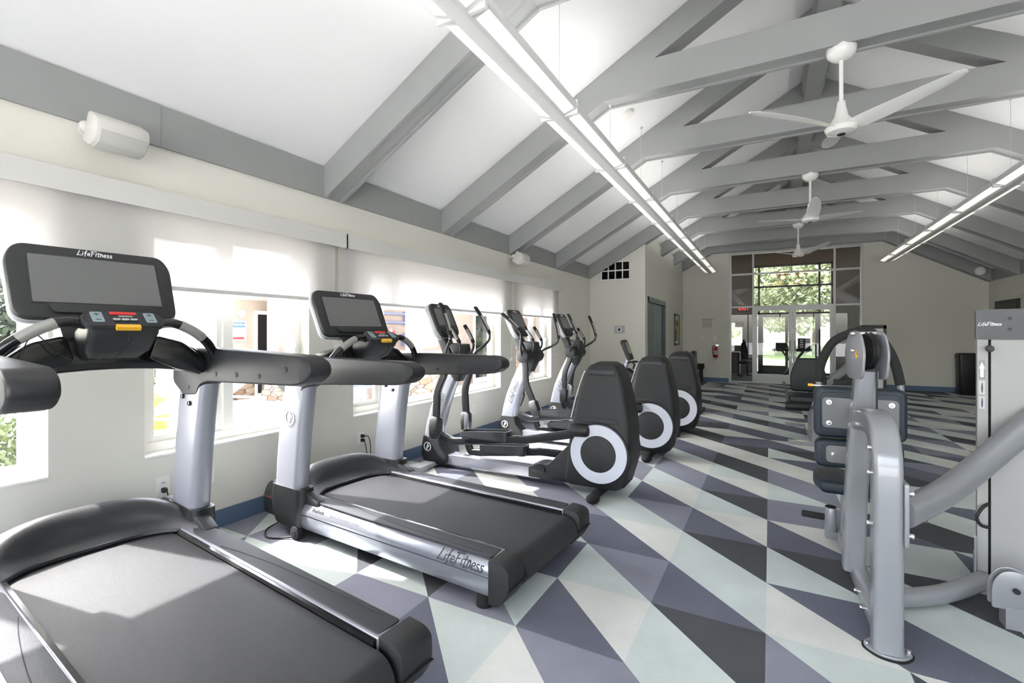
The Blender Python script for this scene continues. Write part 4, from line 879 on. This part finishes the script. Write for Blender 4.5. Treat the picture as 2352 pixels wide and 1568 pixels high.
# weight tower
tw = MB(); tw.box(.965, 1.13, 3.37, 3.72, .06, 1.33, .01); tw = tw.obj('weight_tower', 'rubber', t)
MB().box(.957, .9975, 3.352, 3.72, .09, 1.325, .006).obj('guide_shroud', 'tower_grey', tw)
MB().box(1.008, 1.128, 3.355, 3.72, .06, 1.325, .006).obj('front_shroud', 'tower_grey', tw)
cp = MB(); cp.box(.952, 1.132, 3.345, 3.73, 1.322, 1.478, .008); cp = cp.obj('tower_cap', 'tower_cap', tw)
lt = letters('LifeFitness', .0185, .12, -.01); lt.bm.transform(basis((1.003, 3.3445, 1.402), (1, 0, .0), (0, 0, 1), (0, -1, 0))); lt.obj('logo_lettering', 'white', cp)
for zz in (1.43, 1.375): MB().cyl((1.075, 3.348, zz), (1.075, 3.341, zz), .007, None, 12).obj('bolt_hole', 'black', cp)
MB().cyl((1.003, 3.36, 1.275), (1.003, 3.30, 1.275), .017, None, 18, .004).obj('adjust_knob', 'black', tw)
for zz, hh, m_ in ((1.19, .075, 'fixture_grey'), (1.09, .055, 'shell'), (1.01, .05, 'shell')):
    MB().box(.963, .986, 3.3505, 3.3525, zz - hh, zz + hh * .3).obj('placard', m_, tw)
MB().prism([(.968, 1.125), (.981, 1.125), (.981, 1.17), (.986, 1.17), (.9745, 1.205), (.963, 1.17), (.968, 1.17)], 3.349, 3.3507).obj('placard_arrow', 'white', tw)
for z0, z1 in ((1.045, 1.095), (.968, 1.015)): MB().prism([(.973, z0), (.977, z0), (.9785, (z0 + z1) / 2), (.977, z1), (.974, z1), (.972, (z0 + z1) / 2)], 3.349, 3.3507).obj('placard_print', 'ink', tw)
b = MB(); b.tube(spline([(1.003, 3.36, .47), (.975, 3.32, .45), (.955, 3.31, .40), (.97, 3.32, .36), (1.003, 3.35, .345)], 6), .008, 8); b.obj('cable_loop', 'cable', tw)
b = MB(); b.prism(rpoly([(3.33, .0), (3.74, .0), (3.74, .09), (3.40, .12), (3.33, .30)], [.01, .01, .02, .05, .01]), .945, .955, 'x', .002); b.box(.945, 1.40, 3.33, 3.75, 0, .04, .01); b.obj('tower_base', 'machine', tw)
MB().box(1.16, 1.34, 3.42, 3.75, .03, 1.45, .02).obj('rear_shroud', 'machine', tw)
b = MB(); b.prism(rpoly([(.905, .085), (1.06, .085), (1.06, .20), (1.02, .265), (.945, .265), (.905, .20)], [.01, .01, .05, .05, .05, .05]), 2.99, 3.0, 'y', .003); b.prism(rpoly([(.905, .085), (1.06, .085), (1.06, .20), (1.02, .265), (.945, .265), (.905, .20)], [.01, .01, .05, .05, .05, .05]), 3.04, 3.05, 'y', .003); pg = b.obj('pulley_housing', 'machine', t)
b = MB(); b.lathe([(0, -.012), (.066, -.012), (.06, 0), (.066, .012), (0, .012)], 24, basis((.985, 3.02, .18), (1, 0, 0), (0, 0, 1), (0, -1, 0))); b.cyl((.985, 2.975, .18), (.985, 3.06, .18), .012, None, 12); b.obj('pulley', 'black', pg)
b = MB(); b.sweep([(.985, 3.02, .05), (1.05, 3.0, .05), (1.35, 3.36, .05)], rrect(.06, .05, .01), up=(0, 0, 1)); b.box(.95, 1.02, 2.985, 3.06, .0, .1, .006); b.obj('pulley_rail', 'machine', pg)

PT = Vector((.955, 3.35, 0)); tw.matrix_local = Matrix.Translation(PT) @ Matrix.Rotation(R(-15), 4, 'Z') @ Matrix.Translation(-PT)
# ------------------------------------------------------------------ leg machine behind it
t = thing('leg_machine', 'dark green padded leg machine behind the foreground machine', 'exercise machine', (0, 0, 0))
b = MB(); b.box(.44, .54, 6.72, 8.1, .0, .06, .01); b.box(.2, .8, 6.70, 6.78, 0, .05, .01); b.box(.2, .8, 8.05, 8.13, 0, .05, .01); b.box(.455, .53, 6.85, 6.93, .05, .52, .012); b.box(.455, .53, 7.5, 7.58, .05, .95, .012); b.obj('frame', 'machine', t)
b = MB(); b.prism(rpoly([(.22, 6.85), (.62, 6.85), (.66, 7.4), (.18, 7.4)], .06), .49, .575, 'z', .025, 3); b.obj('seat', 'vinyl_dark', t)
b = MB(); q = rpoly([(.25, .58), (.65, .58), (.66, .80), (.58, 1.03), (.32, 1.03), (.24, .80)], [.06, .06, .08, .06, .06, .08]); b.prism(q, 7.40, 7.48, 'y', .025, 3, M=Matrix.Translation((0, 0, 0))); b.obj('backrest', 'vinyl_dark', t)
b = MB(); b.cyl((.17, 6.84, .455), (.43, 6.84, .455), .052, None, 20, .015); b.obj('leg_roller', 'black', t)
b = MB(); b.tube(spline([(.20, 6.9, .50), (.19, 6.92, .60), (.17, 6.95, .70), (.15, 6.96, .74)], 5), .014, 10); b.obj('handle', 'iron', t)
b = MB(); b.cyl((.45, 6.84, .455), (.50, 6.88, .455), .03, None, 12); b.box(.50, .56, 6.82, 6.92, .25, .5, .01); b.obj('roller_arm', 'machine', t)
b = MB(); b.box(.36, .42, 7.44, 7.52, .35, 1.0, .01); b.obj('back_post', 'shell', t)
# slanted rail machine farther back
t = thing('leg_press', 'silver slanted rail machine in front of the glazed entrance', 'exercise machine', (0, 0, 0))
b = MB(); b.sweep([(.75, 9.3, .45), (1.35, 9.6, .98)], rrect(.06, .09, .01), up=(0, 0, 1)); b.sweep([(.75, 9.75, .42), (1.35, 10.0, .95)], rrect(.06, .09, .01), up=(0, 0, 1)); b.obj('slide_rail', 'silver', t)
b = MB(); b.box(.6, 1.6, 9.5, 9.58, .0, .08, .01); b.box(.72, .8, 9.26, 9.8, .0, .48, .01); b.box(1.3, 1.4, 9.5, 10.0, .0, 1.0, .01); b.obj('frame', 'iron', t)
b = MB(); b.box(.85, 1.25, 9.35, 9.85, .46, .56, .03, M=Matrix.Translation((0, 0, .05))); b.obj('sled_pad', 'vinyl_dark', t)
t = thing('cable_tower', 'narrow dark metal frame standing just right of the glazed entrance', 'exercise machine', (1.62, 10.4, 0))
b = MB(); b.box(-.19, -.13, -.03, .03, 0, 1.50, .006); b.box(.13, .17, -.03, .03, 0, 1.50, .006); b.box(-.19, .17, -.03, .03, 1.45, 1.51, .006); b.box(-.25, .25, -.3, .3, 0, .05, .008); b.obj('frame', 'iron', t)
MB().box(-.13, .13, .0, .02, .1, 1.44, .003).obj('guard_panel', 'alu', t)

# ------------------------------------------------------------------ recumbent bike behind the ellipticals
t = thing('recumbent_bike', 'black recumbent bike behind the far elliptical trainer, its slim console sticking up', 'exercise bike', (-2.36, 8.72, 0))
b = MB(); b.box(-.25, .05, -.28, .28, 0, .06, .015); b.box(1.15, 1.35, -.28, .28, 0, .06, .015); b.box(-.1, 1.3, -.06, .06, .05, .16, .02); b.loft([ring_rr(x, 0, z, w_, .22, .08) for z, x, w_ in ((.1, .05, .5), (.35, .05, .62), (.60, .0, .50), (.72, -.03, .22))]); b.obj('frame', 'black', t)
b = MB(); b.loft([ring_rr(x, 0, z, .08, .09, .03) for z, x in ((.65, -.03), (.86, .05), (.92, .07))]); b.obj('mast', 'silver_paint', t)
U, N = Vector((-.36, 0, .93)), Vector((.93, 0, .36)); M = basis((.06, 0, 1.06), (0, 1, 0), U, N)
c = MB(); c.prism(rpoly([(-.13, -.19), (.13, -.19), (.15, .15), (.10, .2), (-.10, .2), (-.15, .15)], .03), -.06, .01, 'z', .012, M=M); c = c.obj('console', 'bezel', t); MB().prism(rpoly([(-.11, -.08), (.11, -.08), (.11, .14), (-.11, .14)], .005), .009, .013, 'z', 0, M=M).obj('screen', 'screen', c)
b = MB()
for s in (-1, 1): b.tube(spline([(.06, s * .04, .82), (.16, s * .12, .84), (.22, s * .2, .80), (.2, s * .22, .72)], 5), .016, 10)
b.obj('handlebar', 'rubber', t)
b = MB(); b.box(.85, 1.25, -.2, .2, .42, .50, .03); b.obj('seat', 'vinyl_dark', t)
b = MB(); q = rpoly([(-.17, .5), (.17, .5), (.19, .8), (.13, 1.06), (-.13, 1.06), (-.19, .8)], [.04, .04, .08, .06, .06, .08]); b.prism(q, 1.16, 1.24, 'x', .025, 3); b.obj('backrest', 'vinyl_dark', t)
b = MB(); b.box(1.0, 1.12, -.08, .08, .1, .44, .02); b.obj('seat_post', 'black', t)
# low black bench by the back wall
t = thing('storage_bench', 'low dark box bench against the back wall, left of the fire extinguisher', 'bench', (-1.86, 14.05, 0))
MB().box(-.28, .24, -.25, .25, .38, .52, .01).obj('top', 'foam', t)
for xx in (-.25, .15):
    for yy in (-.22, .16): MB().box(xx, xx + .06, yy, yy + .06, 0, .385, .005).obj('leg', 'black', t)

# ------------------------------------------------------------------ lobby behind the storefront
LY0, LY1 = YB + .18, 18.5
struct(MB().box(-3.2, 4.6, YB + .1, LY1 + .1, -.14, -.002).obj('floor_lobby', 'lobby_floor'))
struct(MB().box(-3.2, 4.6, LY0, LY1, 4.3, 4.5).obj('ceiling_lobby', 'lobby_wall'))
struct(MB().box(-3.3, -3.2, LY0, LY1, 0, 4.3).obj('wall_lobby_left', 'lobby_wall'))
struct(MB().box(4.6, 4.7, LY0, LY1, 0, 4.3).obj('wall_lobby_right', 'lobby_wall'))
w = MB(); w.box(-3.2, -1.35, LY1, LY1 + .2, 0, 4.3); w.box(-.85, -.56, LY1, LY1 + .2, 0, 4.3); w.box(-1.35, -.85, LY1, LY1 + .2, 0, .95); w.box(-1.35, -.85, LY1, LY1 + .2, 1.75, 4.3); w.box(1.82, 4.6, LY1, LY1 + .2, 0, 4.3); w.box(-.56, 1.82, LY1, LY1 + .2, 3.72, 4.3)
struct(w.obj('wall_lobby_back', 'lobby_wall'))
o = sempty('window_8', (0, LY1 + .1, 0)); f = MB()
for x in (-.53, -.33, 1.44, 1.79): f.box(x - .03, x + .03, -.05, .05, 0, 3.72)
for z in (.03, 2.06, 2.98, 3.69): f.box(-.56, 1.82, -.05, .05, z - .03, z + .03)
f.obj('frame', 'iron', o); MB().box(-.56, 1.82, -.004, .004, 0, 3.7).obj('pane', 'store_pane', o)
for n, (a, b) in enumerate(((-.30, .55), (.56, 1.41))):
    d = sempty('door_%d' % (n + 5), (0, LY1 + .06, 0)); f = MB()
    f.box(a, a + .09, -.03, .02, .01, 2.03); f.box(b - .09, b, -.03, .02, .01, 2.03); f.box(a, b, -.03, .02, .01, .27); f.box(a, b, -.03, .02, 1.93, 2.03); f.obj('stile_frame', 'iron', d)
t = thing('chandelier', 'dark branching chandelier with glowing amber globes beyond the glass', 'chandelier', (.6, 17.0, 3.2))
b = MB(); b.cyl((0, 0, 0), (0, 0, 1.1), .012, None, 8); b.tube([(-.46, 0, 0), (.46, 0, .0)], .014, 8); b.tube([(-.25, 0, .03), (-.2, .1, -.06)], .01, 6); b.tube([(.25, 0, .04), (.2, -.1, -.05)], .01, 6); b.obj('frame', 'iron', t)
for x, y, z in ((-.48, 0, 0), (-.25, -.05, .07), (-.24, .1, -.07), (.03, -.05, -.01), (.25, .05, .09), (.25, -.1, -.04), (.48, 0, .03)): MB().ball((x, y, z), .062, n=14).obj('globe', 'bulb', t)
t = thing('exit_sign', 'small red lit EXIT sign on the far lobby wall', 'exit sign', (-.80, LY1 - .01, 2.24))
MB().box(-.2, .2, -.04, 0, -.1, .1, .006).obj('housing', 'door_dark', t); e = link('lettering', text_mesh('lettering', 'EXIT', .17, 'exit_red'), t); e.matrix_local = basis((0, -.0415, 0), (1, 0, 0), (0, 0, 1), (0, -1, 0))
t = thing('paper_sheet', 'blank white paper sheet taped inside the left glass panel', 'paper'); t.location = (-.735, YB + .07, 1.62)
MB().box(-.115, .115, -.0015, 0, -.075, .075).obj('sheet', 'paper', t)
t = thing('folding_table', 'black cross-legged table beyond the glass doors', 'table', (.62, 17.0, 0))
b = MB(); b.box(-.55, .5, -.25, .25, .82, .9, .01); b.obj('top', 'black', t)
for a, c in ((-.28, .28), (.28, -.28)):
    for yy in (-.18, .18): MB().sweep([(a, yy, .82), (c, yy, .0)], rrect(.05, .09, .006, 1), up=(0, 1, 0)).obj('leg', 'black', t)
tag(MB().box(-.14, .14, -.14, .14, 0, .18, .01).box(-.08, .1, -.146, -.139, .03, .15).obj('equipment_box', 'black', loc=(.30, 17.0, .9)), 'small black box on the left of the cross-legged table', 'box')
t = thing('equipment_rack', 'black box with pale drawer fronts on the cross-legged table', 'rack', (.92, 17.0, .9)); MB().box(-.16, .16, -.18, .18, 0, .32, .01).obj('case', 'black', t)
for k in range(4): MB().box(-.12, -.02, -.187, -.179, .04 + k * .068, .08 + k * .068).obj('drawer_front', 'paper', t)
t = thing('office_chair', 'dark office chair behind the left glass panel', 'chair', (-.62, 16.9, 0))
b = MB(); b.loft([ring_rr(0, 0, z, w_, .07, .03) for z, w_ in ((.55, .36), (.8, .42), (1.05, .38), (1.12, .24))]); b.obj('backrest', 'foam', t)
MB().box(-.24, .24, -.5, -.02, .42, .5, .03).obj('seat', 'foam', t); MB().cyl((0, -.25, .08), (0, -.25, .43), .03, None, 12).obj('post', 'black', t)
for k in range(5):
    a = R(72 * k + 20); MB().sweep([(0, -.25, .1), (.28 * math.cos(a), -.25 + .28 * math.sin(a), .05)], rrect(.05, .04, .01), up=(0, 0, 1)).cyl((.28 * math.cos(a), -.25 + .28 * math.sin(a) - .02, .028), (.28 * math.cos(a), -.25 + .28 * math.sin(a) + .02, .028), .028, None, 12).obj('caster_arm', 'black', t)
t = thing('desk', 'dark desk behind the left glass panel, beside the office chair', 'desk', (-1.3, 17.3, 0))
MB().box(-.5, .45, -.3, .3, .72, .76, .005).obj('top', 'black', t)
for xx in (-.46, .41): MB().box(xx - .03, xx + .03, -.28, .28, 0, .72, .004).obj('leg', 'iron', t)

# ------------------------------------------------------------------ outside
GZ0 = -.10
struct(MB().box(-15, XL - WT - .001, -30, 14, GZ0 - .1, GZ0).obj('ground_patio', 'concrete'))
struct(MB().box(-60, -15, -60, 60, GZ0 - .12, GZ0 - .02).obj('ground_lawn', 'lawn'))
struct(MB().box(-15, 60, -60, YN - 6, GZ0 - .12, GZ0 - .02).box(XL - WT, 60, YN - 6, YN - .2, GZ0 - .11, GZ0).obj('ground_terrace', 'concrete'))
struct(MB().box(-15, 40, LY1 + .21, 23.5, GZ0 - .1, GZ0).box(-40, 60, 26.5, 31, GZ0 - .1, GZ0 + .005).obj('ground_road', 'asphalt'))
struct(MB().box(-40, 60, 23.5, 26.5, GZ0 - .1, GZ0 + .01).prism([(31, GZ0 - .1), (31, GZ0 + .01), (36, .25), (60, .8), (60, GZ0 - .1)], -40, 60, 'x').obj('ground_verge', 'lawn'))
# pool house seen through the second window
t = thing('pool_house', 'pale stucco pool house with white eaves seen through the second window', 'building', (-10.3, 6, GZ0))
b = MB(); b.box(-3, 0, .02, 3.2, 0, 2.6); b.obj('wall', 'stucco', t)
b = MB(); b.box(-3.4, 1.3, -1.0, 3.6, 2.36, 2.56, .01); b.obj('roof', 'white_paint', t)
MB().box(-.02, .03, .02, .85, 0, .95).obj('stone_skirt', 'stone', t)
d = MB(); d.box(-.01, .05, .62, 1.0, 0, 1.98, .01); d = d.obj('door', 'white_paint', t); MB().box(.05, .056, .68, .95, .1, 1.9).obj('door_glass', 'dark_pane', d)
b = MB(); b.cyl((0, .28, 1.92), (.10, .28, 1.90), .06, .09, 14); b.obj('wall_lamp', 'shell', t)
t = thing('warning_sign', 'white warning sign with blue header on the pool house wall', 'sign', (-10.27, 6.22, 1.42))
MB().box(0, .012, -.16, .19, -.22, .22, .003).obj('board', 'white', t); MB().box(.012, .016, -.14, .17, .08, .19).obj('header', 'sign_blue', t)
for k, (s_, z, sz, m) in enumerate((('WARNING', .135, .075, 'white'), ('NO LIFEGUARD', .03, .05, 'sign_red'), ('ON DUTY', -.06, .05, 'sign_red'))):
    e = link('sign_lettering', text_mesh('sign_lettering', s_, sz, m), t); e.matrix_local = basis((.0175 if k == 0 else .0135, .015, z), (0, 1, 0), (0, 0, 1), (1, 0, 0))
MB().box(.012, .0145, -.12, .15, -.19, -.13).obj('footer', 'sign_red', t)
def column(x, y, w_, hb, ht, lab):
    t = thing('stone_column', lab, 'column', (x, y, GZ0))
    MB().loft([[(a, c, z) for a, c in rrect(q, q, .08)] for z, q in ((0, w_ * 1.2), (hb, w_))]).obj('stone_base', 'stone', t)
    MB().box(-w_ * .62, w_ * .62, -w_ * .62, w_ * .62, hb, hb + .07, .01).obj('cap', 'stucco', t); MB().box(-w_ * .4, w_ * .4, -w_ * .4, w_ * .4, hb + .07, ht, .01).obj('shaft', 'stucco_pink', t)
column(-9.55, 6.78, .52, 1.0, 2.46, 'stucco column with stone base beside the pool house door')
column(-6.75, 8.2, .62, 1.02, 2.9, 'stucco column with stone base seen through the wide window')
column(-6.9, 12.3, .62, 1.02, 2.9, 'stucco column with stone base seen through the last window')
t = thing('side_wing', 'pinkish stucco wing of the building beyond the wide window', 'building', (-7.7, 7.5, GZ0))
MB().box(-1.1, 0, 0, 9, 0, 2.9).obj('wall', 'stucco_pink', t); MB().box(-1.2, 1.6, -.25, 9.5, 2.9, 3.1, .01).obj('roof', 'white_paint', t)
b = MB()
for z in (1.72, 1.92): b.tube([(.06, -.2, z), (.06, 3.0, z)], .025, 8)
for y in (.3, 1.2, 2.2): b.box(0, .08, y - .02, y + .02, 1.66, 1.98)
b.obj('wall_pipe', 'blue_metal', t)
d = MB(); d.box(0, .03, 4.2, 5.2, 0, 2.1, .005); d = d.obj('door', 'white_paint', t); MB().box(.03, .036, 4.3, 5.1, .15, 2.0).obj('door_glass', 'dark_pane', d)
t = thing('life_ring', 'red and white life ring hanging on the stucco wing', 'life ring', (-7.62, 8.15, 1.25))
b = MB(); b.loft([[(.035 * math.cos(c), (.17 + .045 * math.sin(c)) * math.cos(a), (.17 + .045 * math.sin(c)) * math.sin(a)) for c in [2 * math.pi * k / 10 for k in range(10)]] for a in [2 * math.pi * k / 28 for k in range(28)]], caps=False, closed=True); b.obj('ring', 'sign_red', t)
b = MB()
for a0 in (0, 90, 180, 270): b.loft([[(.038 * math.cos(c), (.17 + .048 * math.sin(c)) * math.cos(R(a)), (.17 + .048 * math.sin(c)) * math.sin(R(a))) for c in [2 * math.pi * k / 10 for k in range(10)]] for a in (a0 - 12, a0, a0 + 12)])
b.obj('band', 'white', t)
tag(MB().box(0, .12, -.1, .1, -.14, .14, .03).obj('phone_box', 'blue_metal', loc=(-7.69, 8.72, 1.22)), 'small blue grey call box to the right of the life ring', 'box')
for k, (y, z) in enumerate(((6.55, 0),)):
    t = thing('stacked_chair', 'blue grey slatted metal chair outside, low behind the second treadmill upright', 'chair', (-6.9, y, GZ0)); b = MB()
    for s in (-1, 1): b.tube(spline([(.3, s * .26, 0), (.26, s * .26, .42), (-.2, s * .26, .44), (-.32, s * .26, .95)], 5), .016, 8); b.tube([(-.3, s * .26, 0), (-.2, s * .26, .44)], .016, 8)
    b.obj('frame', 'blue_metal', t); b = MB()
    for q in range(9): b.box(-.2 + q * .05, -.165 + q * .05, -.26, .26, .435, .45)
    for q in range(9): b.box(-.21 - q * .0125, -.2 - q * .0125, -.26, .26, .48 + q * .05, .515 + q * .05)
    b.obj('slats', 'blue_metal', t)
for k, (x, y, lab) in enumerate(((-7.6, 3.3, 'white sun lounger on the patio, left behind the nearest treadmill upright'), (-8.6, 4.6, 'white sun lounger farther out on the patio'))):
    t = thing('sun_lounger', lab, 'sun lounger', (x, y, GZ0), R(20)); b = MB()
    for s in (-1, 1): b.tube([(-.9, s * .3, .34), (.95, s * .3, .34)], .02, 8); b.tube([(-.7, s * .3, .34), (-.75, s * .3, 0)], .02, 8); b.tube([(.7, s * .3, .34), (.75, s * .3, 0)], .02, 8)
    b.obj('frame', 'white', t); b = MB(); b.box(-.9, .3, -.28, .28, .345, .365); b.box(0, .75, -.28, .28, 0, .02, 0, M=Matrix.Translation((.3, 0, .35)) @ Matrix.Rotation(R(-35), 4, 'Y')); b.obj('sling', 'blue_metal', t)
for x, y, lab in ((-8.3, 3.75, 'yellow planter pot at the left of the second window'), (-9.9, 5.3, 'yellow planter pot beyond the treadmill handrail')):
    tag(MB().lathe([(0, 0), (.16, 0), (.24, .45), (.25, .5), (.21, .5), (.18, .46), (0, .44)], 20).obj('planter_pot', 'yellow_pot', loc=(x, y, GZ0)), lab, 'planter')
t = thing('iron_fence', 'dark iron picket fence at the edge of the patio', 'fence', (-14, 0, GZ0)); b = MB()
for z in (.15, .98): b.box(-.015, .015, -2, 14, z, z + .035)
for k in range(140): b.box(-.008, .008, -2 + k * .115, -1.984 + k * .115, .0, 1.08)
b.obj('pickets', 'iron', t)
for k in range(7): MB().box(-.035, .035, -2 + k * 2.6 - .035, -2 + k * 2.6 + .035, 0, 1.15).obj('post', 'iron', t)

def leaf_mesh(name, n, size, shape, seed, m):
    rr = random.Random(seed); v, f = [], []
    while len(f) < n:
        p = shape(rr)
        if p is None: continue
        u = Vector((rr.uniform(-1, 1), rr.uniform(-1, 1), rr.uniform(-1, 1))).normalized(); w_ = u.orthogonal().normalized(); s = size * rr.uniform(.6, 1.3)
        k = len(v); P = Vector(p); v += [tuple(P - u * s), tuple(P + w_ * s * .45), tuple(P + u * s), tuple(P - w_ * s * .45)]; f.append((k, k + 1, k + 2, k + 3))
    me = bpy.data.meshes.new(name); me.from_pydata(v, [], f); me.materials.append(MATS[m]); return me
BL = [(random.Random(9 + k).uniform(-.7, .7), random.Random(29 + k).uniform(-.7, .7), random.Random(59 + k).uniform(-.6, .8), random.Random(89 + k).uniform(.3, .5)) for k in range(14)]
def crown(rr):
    a, b_, c, r = rr.choice(BL); d = Vector((rr.gauss(0, 1), rr.gauss(0, 1), rr.gauss(0, 1))).normalized() * r * rr.uniform(.75, 1.0); return (a + d.x, b_ + d.y, c + d.z)
CR = leaf_mesh('foliage', 5200, .055, crown, 4, 'leaf'); CR2 = leaf_mesh('foliage', 5200, .055, crown, 8, 'leaf_sunlit_tone')
def tree(x, y, z0, h, r, label, me=CR):
    t = thing('tree', label, 'tree', (x, y, z0), random.Random(int(x * 7 + y * 13)).uniform(0, 6), 'trees outside the windows')
    MB().tube([(0, 0, 0), (.05, 0, h * .4), (0, .05, h * .7)], .035 * h * .6, 8).obj('trunk', 'bark', t)
    o = link('foliage', me, t); o.location = (0, 0, h * .53); o.scale = (r, r, h * .47); return t
tree(-17, 4.4, GZ0, 4.2, 1.9, 'tree beyond the fence at the far left window'); tree(-18, 8.2, GZ0, 3.7, 2.1, 'dark tree beyond the fence left of the pool house')
tree(-17.5, 11.0, GZ0, 3.6, 2.0, 'tree beyond the fence next to the pool house eaves'); tree(-22, 1.5, GZ0, 6.0, 2.6, 'tall tree far out beyond the nearest window')
tree(-20, 6.2, GZ0, 3.4, 1.9, 'low round tree between the two dark trees beyond the fence')
for k, (x, y, h, r, m_) in enumerate(((-2.5, 33, 7.5, 3.2, CR2), (1.2, 35, 8.5, 3.4, CR2), (4.6, 34, 8.0, 3.3, CR2), (-.6, 40, 11, 4.2, CR2), (3.0, 42, 12, 4.4, CR2), (-5.5, 38, 9, 3.8, CR), (8, 40, 10, 4.0, CR2))):
    tree(x, y, .1 + max(0, (y - 31) * .03), h, r, ('leafy tree across the road, left of the entrance', 'leafy tree across the road, straight behind the entrance doors', 'leafy tree across the road, right of the entrance', 'tall tree on the rise behind the left roadside tree', 'tall tree on the rise behind the right roadside tree', 'far left tree on the rise beyond the lobby', 'far right tree on the rise beyond the lobby')[k], m_)
HB = leaf_mesh('hedge', 2600, .05, lambda rr: (rr.uniform(-.55, .55), rr.uniform(-1.0, 1.0), .28 + .3 * rr.uniform(-1, 1) * (1 - .3 * rr.random())), 12, 'leaf_light')
h = link('hedge', HB); h.location = (-7.0, 1.5, GZ0); tag(h, 'green hedge on the patio below the nearest window', 'hedge')
